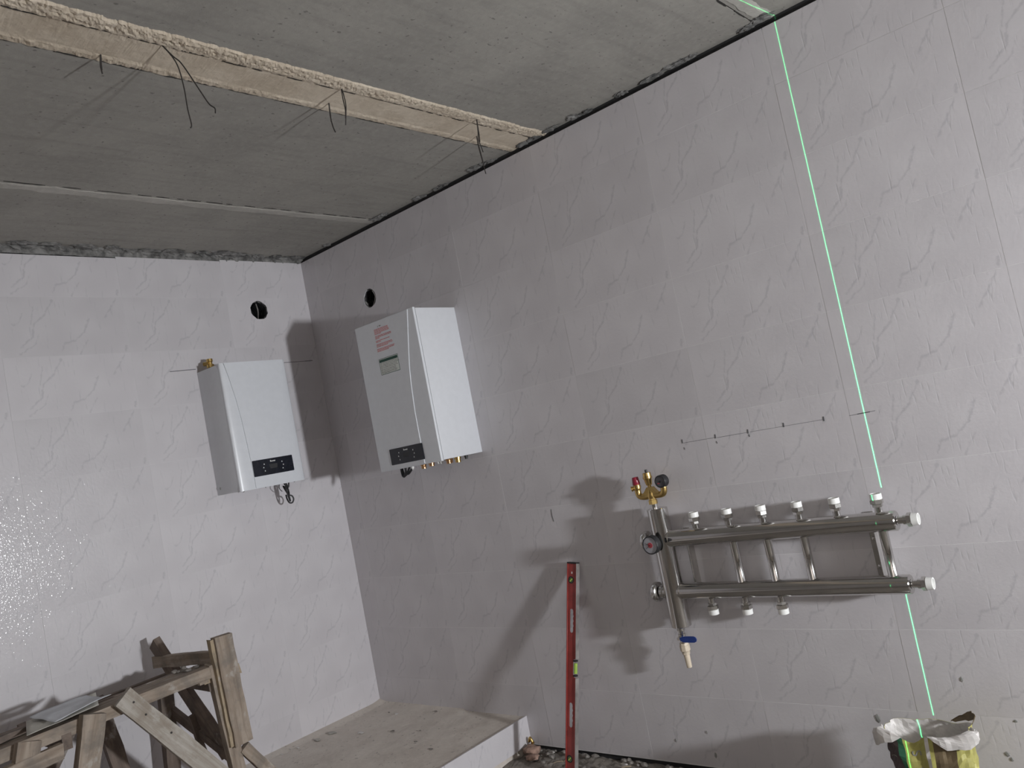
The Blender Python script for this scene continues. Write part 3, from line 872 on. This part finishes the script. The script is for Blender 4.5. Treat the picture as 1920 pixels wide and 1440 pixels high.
lathe('relief_valve', (SX - .066, D, 1.228), (0, 0, 1), [(0, .0135), (.004, .0155), (.010, .0155), (.011, .0175), (.022, .0175), (.023, .015), (.026, .0145)], M_BRASS, sg, mb, seg=18)
lathe('relief_outlet', (SX - .070, D, 1.240), (-.8, -.5, -.1), [(0, .010), (.018, .010), (.019, .012), (.024, .012), (.024, .008), (.014, .008), (.014, 0)], M_BRASS, sg, mb, seg=16)
lathe('red_cap', (SX - .066, D, 1.253), (-.04, 0, 1), [(0, .0165), (.002, .0175), (.026, .0150), (.0325, .0140), (.034, .012), (.034, 0)], M_REDCAP, sg, mb, seg=14, angle=60)
lathe('air_vent', (SX - .002, D, 1.232), (-.03, 0, 1), [(0, .0085), (.012, .0085), (.013, .013), (.020, .0145), (.040, .0175), (.042, .0205), (.050, .0205), (.051, .0185), (.066, .0180), (.068, .016), (.068, 0)], M_BRASS, sg, mb, seg=18)
lathe('vent_tip', (SX - .0045, D, 1.300), (0, 0, 1), [(0, .0055), (.012, .0055), (.013, .004), (.013, 0)], M_RUBBER, sg, mb, seg=12)
pgx, pgz = SX + .066, 1.255
pg = lathe('pressure_gauge', (pgx, D + .014, pgz), (-.05, -1, -.02), [(0, .024), (.002, .0275), (.030, .0275), (.033, .026), (.033, .0235), (.029, .023), (.029, 0)], M_RUBBER, sg, mb, seg=28)
lathe('gauge_dial', (pgx, D + .014, pgz), (-.05, -1, -.02), [(.027, .023), (.0302, .023), (.0302, 0)], plain('dark_gauge_dial', (.10, .10, .11), .4), sg, mb, seg=24)
lathe('gauge_hub', (pgx, D + .014, pgz), (-.05, -1, -.02), [(.029, .005), (.0318, .005), (.0318, 0)], M_RUBBER, sg, mb, seg=12)
box('dial_mark', pgx - .016, pgx - .006, D - .0168, D - .0162, pgz - .010, pgz - .006, M_NEEDLE, sg, mb)
box('dial_mark', pgx + .010, pgx + .014, D - .0168, D - .0162, pgz - .006, pgz + .006, M_BAGG, sg, mb)
lathe('gauge_stem', (SX + .067, D, 1.222), (0, 0, 1), [(0, .0125), (.004, .0135), (.008, .0125), (.009, .009), (.016, .008)], M_BRASS, sg, mb, seg=16)
# drain valve below
dv = lathe('drain_valve', (2.281, D, .634), (0, 0, -1), [(0, .0145), (.018, .0145), (.0185, .017), (.024, .017), (.025, .0145), (.036, .0135), (.038, .0165), (.066, .0165), (.068, .013), (.078, .013)], M_STEEL, man, mb, seg=18)
lathe('valve_stem', (2.281, D - .012, .581), (-.35, -1, 0), [(0, .007), (.010, .007), (.011, .009), (.016, .009), (.017, 0)], M_STEEL, dv, mb, seg=12)
bm = bmesh.new()
ol = [(2.286, .573), (2.294, .5705), (2.300, .567), (2.352, .567), (2.361, .571), (2.365, .580), (2.361, .589), (2.352, .593), (2.300, .593), (2.294, .589), (2.286, .587)]
A = [bm.verts.new((x, D - .026, z)) for x, z in ol]; B = [bm.verts.new((x, D - .030, z)) for x, z in ol]
bm.faces.new(A); bm.faces.new(B)
for k in range(len(ol)): bm.faces.new((A[k], A[(k + 1) % len(ol)], B[(k + 1) % len(ol)], B[k]))
finish(bm, 'blue_lever', M_BLUE, dv, mb)
lathe('hose_union', (2.282, D, .560), (.03, 0, -1), [(0, .014), (.002, .0185), (.012, .0195), (.013, .0215), (.036, .0215), (.040, .018), (.052, .0165), (.054, .014)], M_CREAM, dv, mb, seg=8, rot=.2)
lathe('hose_tail', (2.2835, D, .508), (.03, 0, -1), [(0, .0135), (.056, .0115), (.057, .010), (.057, .007), (.040, .007), (.04, 0)], M_CREAM, dv, mb, seg=16)

# ------------------------------------------------------------------ spirit level leaning on the wall
LT, LB = Vector((1.728, -.022, .917)), Vector((1.630, -.224, ZF))
ez = (LT - LB).normalized(); LL = (LT - LB).length
ex = Vector((1, 0, 0)); ex = (ex - ez * ex.dot(ez)).normalized(); ey = ez.cross(ex)
lev = thing('spirit_level', 'red spirit level with hand holes leaning against the wall under the manifold', 'spirit level', LB)
lev.matrix_world = Matrix(((ex.x, ey.x, ez.x, LB.x), (ex.y, ey.y, ez.y, LB.y), (ex.z, ey.z, ez.z, LB.z), (0, 0, 0, 1)))
def grip(zc):
    out = []
    for k in range(9): a = -PI / 2 + PI * k / 8 + PI / 2; out.append((-.002 + .0105 * math.cos(a), zc + .045 + .0105 * math.sin(a)))
    for k in range(9): a = PI + PI * k / 8; out.append((-.002 + .0105 * math.cos(a), zc - .045 + .0105 * math.sin(a)))
    for k in range(1, 16):
        z = zc - .045 + .09 * k / 16; out.append((.0085 - .0035 * abs(math.sin(PI * 4 * k / 16)) + .003, z))
    return out
def circ(x, z, r, n=18): return [(x + r * math.cos(2 * PI * k / n), z + r * math.sin(2 * PI * k / n)) for k in range(n)]
notch = [(.0245, .0), (.0245, .455 * LL), (.012, .46 * LL), (.008, .475 * LL), (.008, .525 * LL), (.012, .54 * LL), (.0245, .545 * LL), (.0245, LL)]
web = poly_with_holes('web', [(-.0245, 0)] + notch + [(-.0245, LL)], [grip(LL * .722), grip(LL * .283), circ(-.006, LL * .917, .013), circ(-.006, LL * .083, .013)], .004, M_LEVEL)
web.transform(Matrix.Translation((0, -.008, 0)))
o = bpy.data.objects.new('web', web); C.objects.link(o); o.parent = lev
box('flange', -.029, -.0235, -.0125, .0125, 0, LL, M_LEVEL, lev, bevel=.001, seg=1)
for a, b in ((0, .455), (.545, 1)):
    box('flange', .0235, .028, -.0125, .0125, a * LL, b * LL, M_LEVEL, lev, bevel=.001, seg=1)
box('milled_edge', .0275, .0292, -.0125, .0125, 0, LL * .455, M_ALU, lev)
box('milled_edge', .0275, .0292, -.0125, .0125, LL * .545, LL, M_ALU, lev)
box('end_cap', -.0292, .0292, -.0128, .0128, LL - .004, LL + .003, M_RUBBER, lev, bevel=.001, seg=1)
for f in (.917, .083):
    v_ = lathe('end_vial', (-.006, .0085, LL * f), (0, -1, 0), [(0, .0175), (.016, .0175), (.0175, .0165), (.0175, .0125), (.013, .012), (.013, 0)], M_RUBBER, lev, seg=24)
    lathe('vial_glass', (-.006, .0085, LL * f), (0, -1, 0), [(.011, .012), (.0150, .012), (.0150, 0)], plain('olive_vial', (.16, .21, .08), .15), v_, seg=20)
    tube('vial_tube', [(-.013, -.0075, LL * f - .006), (.001, -.0075, LL * f + .006)], .0032, M_VIAL, v_, seg=8, n=0)
hv = lathe('centre_vial', (.019, 0, LL * .475), (0, 0, 1), [(0, .0), (.001, .0085), (LL * .05 - .001, .0085), (LL * .05, 0)], M_VIAL, lev, seg=16)
for s in (.462, .531): box('vial_mount', .012, .026, -.010, .010, LL * s, LL * s + .008, M_RUBBER, lev, bevel=.001, seg=1)
box('print_mark', -.004, .002, -.0083, -.0076, LL * .947, LL * .957, M_PRINT, lev)

# ------------------------------------------------------------------ wooden trestle
tb = (.38, -1.7, .135)
tre = thing('wooden_trestle', 'weathered wooden trestle of nailed boards standing on the plinth', 'trestle', tb)
def board(p0, p1, w, t, side, mat, name, taper=0.0):
    """board from p0 to p1; broad faces look along 'side'; w = width of the broad face, t = thickness"""
    p0, p1 = Vector(p0), Vector(p1); d = (p1 - p0); L = d.length; d.normalize()
    s = Vector(side); s = (s - d * s.dot(d)).normalized(); k = d.cross(s)
    bm = bmesh.new(); n = 8; prev = None
    for i in range(n + 1):
        x = L * i / n; j = (lambda: random.uniform(-.0022, .0022))
        ww = w * (1 - taper * (1 - i / n))
        ring = [bm.verts.new((x + (j() * 2 if i in (0, n) else 0), a * ww / 2 + j(), b * t / 2 + j())) for a, b in ((-1, -1), (1, -1), (1, 1), (-1, 1))]
        if prev:
            for q in range(4): bm.faces.new((prev[q], prev[(q + 1) % 4], ring[(q + 1) % 4], ring[q]))
        else: bm.faces.new(ring)
        prev = ring
    bm.faces.new(prev)
    o = finish(bm, name, mat, tre)
    o.matrix_local = Matrix(((d.x, k.x, s.x, p0.x - tb[0]), (d.y, k.y, s.y, p0.y - tb[1]), (d.z, k.z, s.z, p0.z - tb[2]), (0, 0, 0, 1)))
    return o
XN, YN, ZN = (1, 0, 0), (0, 1, 0), (0, 0, 1)
PT = .137
outer = board((.655, -1.275, .945), (.640, -1.252, .455), .085, .032, XN, M_WOOD, 'post_board')
board((.640, -1.324, .94), (.625, -1.301, .46), .016, .034, XN, M_WOOD_L, 'post_edge_strip')
board((.606, -1.312, .835), (.600, -1.262, PT), .060, .045, XN, M_WOOD, 'front_leg')
board((.618, -1.240, .43), (.618, -1.045, PT), .050, .030, XN, M_WOOD, 'foot_brace')
board((.10, -1.345, .833), (.630, -1.300, .858), .055, .028, YN, M_WOOD, 'top_rail')
board((.10, -1.290, .735), (.600, -1.330, .745), .060, .030, YN, M_WOOD_D, 'ledger')
board((.570, -1.375, .778), (.625, -1.372, .782), .045, .040, ZN, M_WOOD, 'block')
board((.585, -1.36, .775), (.598, -1.192, .771), .048, .044, ZN, M_WOOD_L, 'rail_stub')
board((.11, -1.336, .925), (.53, -1.272, .40), .070, .035, YN, M_WOOD_D, 'diagonal_brace')
board((.13, -1.330, .76), (.13, -1.365, PT), .062, .045, XN, M_WOOD_D, 'rear_leg')
board((.14, -1.315, .585), (.60, -1.280, .385), .040, .026, YN, M_WOOD_D, 'lower_brace')
board((.35, -1.325, .585), (.35, -1.285, .30), .030, .022, XN, M_WOOD_D, 'upright_stick')
board((.605, -1.335, .801), (.605, -3.0, .752), .050, .050, XN, M_WOOD, 'front_beam')
board((.525, -1.315, .811), (.525, -3.0, .765), .105, .026, ZN, M_WOOD, 'deck_board')
board((.452, -1.36, .806), (.440, -3.0, .765), .030, .030, ZN, M_WOOD_D, 'deck_batten')
board((.14, -1.30, .722), (.14, -3.0, .700), .030, .095, ZN, M_WOOD_D, 'added_shade_beam')  # added low behind the deck to fill a lit gap in the wall shadow
board((.658, -1.735, .838), (.655, -1.215, PT), .085, .030, XN, M_WOOD_W, 'front_diagonal')
board((.655, -1.850, .815), (.650, -2.035, PT), .085, .045, XN, M_WOOD, 'front_leg')
board((.20, -1.668, .775), (.20, -1.56, PT), .070, .035, XN, M_WOOD_D, 'rear_leg')
board((.30, -1.80, .765), (.30, -2.25, PT), .070, .035, XN, M_WOOD_D, 'rear_diagonal')
board((.12, -1.95, .742), (.635, -1.95, .742), .060, .035, YN, M_WOOD_D, 'ledger')
board((.655, -2.085, .80), (.650, -2.28, PT), .080, .040, XN, M_WOOD, 'front_leg')
board((.665, -1.98, .725), (.662, -2.45, .695), .060, .028, XN, M_WOOD, 'side_plank')
board((.50, -2.04, .822), (.56, -2.35, .815), .055, .022, ZN, M_WOOD_D, 'loose_cleat')
rng = random.Random(12)
for y, z in ((-1.262, .90), (-1.282, .865), (-1.255, .68), (-1.25, .605), (-1.27, .52)):
    lathe('nail_head', (.667 - (0.945 - z) * .03, y, z), (1, 0, 0), [(0, .0045), (.002, .0045), (.0025, 0)], M_WIRE, tre, tb, seg=8)
for y, z in ((-1.70, .805), (-1.66, .74), (-1.57, .63)):
    lathe('nail_head', (.673, y, z), (1, 0, 0), [(0, .0045), (.002, .0045), (.0025, 0)], M_WIRE, tre, tb, seg=8)
# wood shavings / crumbs lying on the deck at the end of the trestle
for i in range(9):
    blob('mortar_crumb', (.50 + rng.uniform(-.05, .07), -1.335 - rng.uniform(0, .10), .826), (.018, .014, .008), M_STONE, tre, tb, sub=1, seed=i + 70, amp=.7)

def sheet(name, corners, curl, mat, label, n=14, th=.0012, wav=.004):
    """thin paper sheet over a bilinear patch; curl(u, v) lifts it"""
    a, b, c, d = [Vector(p) for p in corners]; top, bot = [], []
    vs, fs = [], []
    for k in (0, 1):
        for j in range(n + 1):
            for i in range(n + 1):
                u, v = i / n, j / n
                p = a * (1 - u) * (1 - v) + b * u * (1 - v) + c * u * v + d * (1 - u) * v
                h = curl(u, v) + wav * noise.noise(Vector((u * 3, v * 3, len(name))))
                vs.append((p.x, p.y, p.z + h + (th if k else 0)))
    N = (n + 1) ** 2; m = n + 1
    for j in range(n):
        for i in range(n):
            q = j * m + i
            fs.append((q, q + m, q + m + 1, q + 1)); fs.append((N + q, N + q + 1, N + q + m + 1, N + q + m))
    for i in range(n):
        for q, r in ((i, i + 1), (n * m + i + 1, n * m + i), ((i + 1) * m, i * m), (i * m + n, (i + 1) * m + n)):
            fs.append((q, r, N + r, N + q))
    base = (sum((a, b, c, d), Vector()) / 4)
    o = mk(name, vs, fs, mat, None, base, smooth=True)
    o.location = base
    return tag(o, label, 'paper')
sheet('paper_sheet', ((.44, -1.752, .838), (.60, -1.805, .826), (.645, -2.085, .818), (.47, -2.03, .836)), lambda u, v: .012 * max(0, 1 - v * 3) * (1 - u) + .002, M_PAPER, 'flat beige paper sheet under the curled one on the trestle')
sheet('paper_sheet', ((.47, -1.80, .858), (.655, -1.772, .842), (.665, -1.99, .836), (.48, -2.02, .852)), lambda u, v: .022 * max(0, u - .55) * 2 * max(0, 1 - v * 1.2) + .006 * math.sin(PI * v), M_PAPER2, 'bluish white paper sheet with a curled edge on the trestle')

# ------------------------------------------------------------------ open bag of tile adhesive
bb = (3.235, -.20, ZF)
bag = thing('adhesive_bag', 'torn open yellow paper bag of tile adhesive standing by the wall', 'bag', bb)
def bag_shell():
    n, m = 64, 26
    vs, fs, fm = [], [], []
    for j in range(m + 1):
        t = j / m
        for i in range(n):
            a = 2 * PI * i / n
            c, s = math.cos(a), math.sin(a)
            sq = 1 / max(abs(c) ** 3 + abs(s) ** 3, 1e-6) ** (1 / 3)
            rx = .118 + .022 * t ** 2; ry = .085 - .018 * t
            x = c * sq * rx; y = s * sq * ry
            cr = .013 * noise.noise(Vector((c * 2.4, s * 2.4, t * 5))) + .012 * abs(noise.noise(Vector((c * 5, s * 5, t * 8 + 3)))) - .004
            fold = -.018 * t * math.exp(-((a - 4.55) / .16) ** 2) - .014 * t * math.exp(-((a - 5.25) / .14) ** 2)
            k = 1 + (cr + fold) / .1
            top = .350 + .018 * noise.noise(Vector((c * 1.8, s * 1.8, 9))) + .020 * (c * .2) - (.030 * math.exp(-((a - 4.4) / .25) ** 2))
            vs.append((bb[0] + x * k + .006 * t, bb[1] + y * k, ZF + .004 + t * top))
    for j in range(m):
        for i in range(n):
            fs.append((j * n + i, j * n + (i + 1) % n, (j + 1) * n + (i + 1) % n, (j + 1) * n + i))
            d = (i + .5) / n * 360
            if 195 < d < 237: f = 2
            elif 237 <= d < 244: f = 3
            elif 268 <= d < 278: f = 4
            elif 283 <= d < 312 and (d - 283) < 30 * (.3 + noise.noise(Vector((d * .05, j * .25, 1))) + j / m): f = 1  # brown patch: shadow put into the colour
            elif d < 10 or d > 340: f = 0
            else: f = 0
            fm.append(f)
    vs.append((bb[0], bb[1], ZF + .002)); q = len(vs) - 1
    for i in range(n): fs.append(((i + 1) % n, i, q)); fm.append(0)
    o = mk('bag_shell', vs, fs, None, bag, bb, smooth=False, mats=[M_BAGY, M_BAGB, M_BAGP, M_BAGG, M_BAGW], fmat=fm)
    md = o.modifiers.new('paper_thickness', 'SOLIDIFY'); md.thickness = .0015; md.offset = -1; md.material_offset = 4
    return o, vs, n, m, fs
shell, bvs, bn, bmm, bfs = bag_shell()
rim = [Vector(v) for v in bvs[bmm * bn:(bmm + 1) * bn]]
def lip(a0, a1, out, drop, name, seed, up=.0, mat=None):
    """paper folded outward over the rim between two angles (degrees)"""
    i0, i1 = int(a0 / 360 * bn), int(a1 / 360 * bn); vs, fs = [], []; k = 6
    cols = i1 - i0 + 1
    for c in range(cols):
        p = rim[(i0 + c) % bn]; d = (p - Vector((bb[0], bb[1], p.z))).normalized()
        e = max(0.0, math.sin(PI * c / (cols - 1))) ** .6
        for r in range(k + 1):
            t = r / k
            w = 1.5 * noise.noise(Vector((c * .5, t * 2.5, seed))) + 1.2 * abs(noise.noise(Vector((c * 1.1, t * 1.5, seed + 3))))
            vs.append(tuple(p + d * (out * e * math.sin(PI * .6 * t) + .004 + .004 * w) + Vector((0, 0, .006 + up * e * math.sin(PI * t) - drop * e * t * t + .006 * w))))
    for c in range(cols - 1):
        for r in range(k):
            q = c * (k + 1) + r; fs.append((q, q + 1, q + k + 2, q + k + 1))
    o = mk(name, vs, fs, mat or M_BAGW, bag, bb, smooth=False)
    md = o.modifiers.new('paper_thickness', 'SOLIDIFY'); md.thickness = .0015
    return o
lip(190, 246, .030, .052, 'folded_lip', 1.0, .014)
lip(279, 352, .030, .040, 'folded_lip', 5.0, .0)
lip(15, 70, .010, -.024, 'rear_flap', 9.0, .01, M_BAGB)
# grey powder inside
vs = [(bb[0], bb[1], ZF + .27)] + [(bb[0] + (p.x - bb[0]) * .92, bb[1] + (p.y - bb[1]) * .92, ZF + .262 + .008 * math.sin(i)) for i, p in enumerate(rim)]
mk('powder', vs, [(0, 1 + i, 1 + (i + 1) % bn) for i in range(bn)], M_SMEAR, bag, bb, smooth=True)
# printed letters on the yellow side, running up the bag
from mathutils.bvhtree import BVHTree
bag_tree = BVHTree.FromPolygons([Vector(v) for v in bvs], bfs)
def letter(txt, size, x, z, rot, mat, yoff):
    cu = bpy.data.curves.new('printed_letter', 'FONT'); cu.body = txt; cu.size = size; cu.extrude = .0006; cu.align_x = 'CENTER'; cu.align_y = 'CENTER'
    tmp = bpy.data.objects.new('t', cu); C.objects.link(tmp)
    me = bpy.data.meshes.new_from_object(tmp.evaluated_get(bpy.context.evaluated_depsgraph_get()))
    bpy.data.objects.remove(tmp)
    o = bpy.data.objects.new('printed_letter', me); me.materials.append(mat); C.objects.link(o); o.parent = bag
    me.transform(Matrix.Translation((x, yoff, z)) @ Matrix.Rotation(rot, 4, 'Y') @ Matrix.Rotation(PI / 2, 4, 'X'))
    for v in me.vertices:
        hit = bag_tree.ray_cast(Vector((v.co.x, -.6, v.co.z)), Vector((0, 1, 0)))[0]
        back = v.co.y - yoff
        if hit: v.co.y = hit.y - .0012 + min(.0006, max(-.0006, back))
    me.transform(Matrix.Translation(-Vector(bb)))
letter('S', .042, 3.206, .258, math.radians(80), M_GREY_PRINT, -.292)
letter('S', .038, 3.208, .205, math.radians(84), M_GREY_PRINT, -.292)

# ------------------------------------------------------------------ tie wires hanging from the slab joint
def wire(label, paths, r=.0021):
    base = Vector(paths[0][0]); bm = bmesh.new()
    for p in paths:
        p = [Vector(v) for v in p]; p[0] = p[0] + Vector((0, 0, .01)); bm_tube(bm, smooth_path(p, 5), r, 6)
    o = finish(bm, 'tie_wire', M_WIRE, None, base, smooth=True, angle=60)
    o.location = base
    tag(o, label, 'wire', 'tie wires hanging from the ceiling joint')
wire('long forked tie wire splaying down from the ceiling joint', [[(1.989, -1.842, 2.955), (2.004, -1.816, 2.918), (2.011, -1.804, 2.878), (2.014, -1.799, 2.813), (2.014, -1.799, 2.744), (2.015, -1.796, 2.696), (2.013, -1.8, 2.684)],
     [(1.989, -1.842, 2.955), (2.006, -1.814, 2.918), (2.015, -1.797, 2.897), (2.025, -1.78, 2.856), (2.036, -1.76, 2.803), (2.046, -1.743, 2.759), (2.053, -1.73, 2.744), (2.053, -1.731, 2.728)]])
wire('shortest tie wire hanging from the joint, leftmost in the photo', [[(1.861, -1.965, 2.955), (1.859, -1.970, 2.933), (1.858, -1.971, 2.914), (1.859, -1.97, 2.893)], [(1.861, -1.965, 2.955), (1.8585, -1.968, 2.930), (1.8595, -1.970, 2.905)]], .0024)
wire('doubled tie wire hanging at mid joint, right one of the middle pair', [[(2.003, -1.158, 2.955), (2.006, -1.155, 2.923), (2.006, -1.155, 2.882), (1.997, -1.165, 2.813)], [(2.003, -1.158, 2.955), (2.002, -1.159, 2.917), (2.003, -1.158, 2.872), (2.0, -1.162, 2.838)]])
wire('single kinked tie wire, left one of the middle pair', [[(1.884, -1.128, 2.955), (1.881, -1.131, 2.908), (1.883, -1.13, 2.863), (1.886, -1.125, 2.837)], [(1.884, -1.128, 2.955), (1.8825, -1.130, 2.915), (1.8815, -1.132, 2.88)]], .0024)
wire('upper tie wire with a small fork near the right wall', [[(2.031, -.449, 2.955), (2.027, -.452, 2.9), (2.023, -.455, 2.86), (2.028, -.451, 2.82), (2.03, -.449, 2.802)], [(2.031, -.449, 2.955), (2.029, -.450, 2.9), (2.026, -.452, 2.85)]])
wire('straight tie wire nearest the right wall, crossing its dark top gap', [[(1.893, -.305, 2.955), (1.892, -.306, 2.904), (1.896, -.303, 2.831), (1.899, -.301, 2.772)], [(1.893, -.305, 2.955), (1.894, -.304, 2.9), (1.898, -.302, 2.83)]])

# ------------------------------------------------------------------ debris
o = blob('brick_chunk', (1.262, -.070, -.004), (.046, .034, .020), M_BRICK, None, (1.262, -.070, -.004), amp=.3, seed=3, boxy=.8)
o.location = (1.262, -.070, -.004); tag(o, 'broken reddish brick chunk lying by the plinth corner', 'brick')
o = blob('brick_chunk', (1.300, -.115, -.018), (.034, .026, .012), M_BRICK, None, (1.300, -.115, -.018), amp=.3, seed=5, boxy=.8)
o.location = (1.300, -.115, -.018); tag(o, 'small flat brick fragment in front of the bigger brick chunk', 'brick')
bf = thing('brass_elbow', 'small brass pipe elbow lying on the brick chunk at the plinth corner', 'pipe fitting', (1.232, -.036, .012))
bm = bmesh.new(); bm_tube(bm, smooth_path([(1.222, -.036, .018), (1.234, -.036, .040), (1.246, -.036, .018)], 6), .007, 10)
finish(bm, 'elbow_body', M_BRASS, bf, (1.232, -.036, .012), smooth=True)
lathe('elbow_collar', (1.246, -.036, .022), (0, 0, -1), [(0, .009), (.010, .009), (.010, .006), (.004, .006), (.004, 0)], M_BRASS, bf, (1.232, -.036, .012), seg=12)
rng = random.Random(77)
for i in range(46):
    x = rng.uniform(1.24, 2.5); y = -abs(rng.gauss(0, .10)) - .004 if i % 3 else -rng.uniform(.0, .03) + .012
    s = rng.uniform(.006, .015)
    c = (x, min(y, -s * .6), ZF + s * .45)
    if abs(x - 1.63) < .05 and abs(c[1] + .224) < .04: continue
    o = blob('mortar_chunk', c, (s * rng.uniform(.8, 1.5), s, s * .75), M_STONE, None, c, amp=.5, sub=1, seed=i + 100, boxy=.5)
    o.location = c; tag(o, 'small grey mortar chunk on the rubble floor along the wall', 'rubble', 'mortar chunks along the wall')
for i, (x, y, s) in enumerate(((1.374, -.035, .009), (1.83, -.06, .010), (1.79, -.02, .007), (2.05, -.03, .008))):
    c = (x, y, ZF + .012); o = blob('white_chip', c, (s, s * .7, s * .4), M_BAGW, None, c, amp=.6, sub=1, seed=i + 160)
    o.location = c; tag(o, 'tiny white tile chip on the rubble floor', 'tile chip', 'white chips on the floor')
for i, (x, y) in enumerate(((1.48, -.13), (1.52, -.10), (1.85, -.09))):
    o = thing('wood_splinter', 'pale wood splinter lying on the rubble floor', 'splinter', (x, y, ZF + .014), 'splinters on the floor')
    tube('splinter_shaft', [(x - .02, y - .012, ZF + .012), (x, y, ZF + .017), (x + .02, y + .014, ZF + .014)], [.001, .003, .001] if False else .0024, M_WOOD_L, o, (x, y, ZF + .014), seg=5, n=2)
for i, (x, y, s, mt) in enumerate(((.324, -.409, .030, M_BAGW), (.117, -.456, .040, M_SMEAR), (.122, -.551, .030, M_SMEAR), (.097, -.663, .014, M_BAGW), (.062, -.690, .012, M_BAGW), (.08, -.755, .012, M_BAGW), (.319, -.142, .016, M_BAGW), (.565, -.055, .014, M_STONE), (.524, -.343, .020, M_STONE), (.971, -.471, .016, M_STONE), (.24, -.132, .010, M_STONE), (.70, -.30, .010, M_STONE), (.80, -.42, .012, M_STONE))):
    c = (x, y, .1375); s *= .75
    c = (x, y, .1365); o = blob('plaster_flake', c, (s, s * .6, .0025), mt, None, c, amp=.9, sub=2, seed=i + 200, freq=4)
    o.location = c
    tag(o, 'pale plaster flake lying on the plinth top' if mt is not M_STONE else 'dark mortar crumb lying on the plinth top', 'debris', 'plaster flakes on the plinth' if mt is not M_STONE else 'mortar crumbs on the plinth')

# ------------------------------------------------------------------ what stands outside the frame: main lamp, added fill lamp and laser level on their stands
def stand(t, base, top, spread, r, mat):
    x, y, z = top
    lathe('pole', (x, y, ZF + .25), (0, 0, 1), [(0, r), (z - ZF - .25, r)], mat, t, base, seg=10)
    for k in range(3):
        a = k * 2 * PI / 3 + .4
        tube('leg', [(x, y, ZF + .42), (x + spread * math.cos(a), y + spread * math.sin(a), ZF + .01)], r * .8, mat, t, base, seg=8, n=0)
def flood(label, pos, aim):
    f = (aim - pos).normalized(); base = (pos.x, pos.y, ZF)
    t = thing('work_light', label, 'work light', base)
    back = pos - f * .02
    lathe('lamp_head', tuple(back), tuple(-f), [(-.012, .13), (0, .13), (.05, .12), (.07, .08), (.07, 0)], M_YELLOW, t, base, seg=24)
    bpos = back - f * .05
    stand(t, base, (bpos.x, bpos.y, pos.z - .12), .35, .012, M_RUBBER)
flood('yellow work light on a tripod lighting the tiled corner', LAMP, LAMP_AIM)
flood('added unseen yellow fill light on a tripod turned up to the ceiling', FILL, FILL_AIM)
lb_ = (LASER.x, LASER.y, ZF); bk = LASER - LDIR * .055
ll = thing('laser_level', 'small green laser level on a tripod projecting the vertical line', 'laser level', lb_)
box('laser_body', bk.x - .03, bk.x + .03, bk.y - .04, bk.y + .04, LASER.z - .06, LASER.z + .045, M_RUBBER, ll, lb_, .006)
stand(ll, lb_, (bk.x, bk.y, LASER.z - .06), .30, .009, M_ALU)
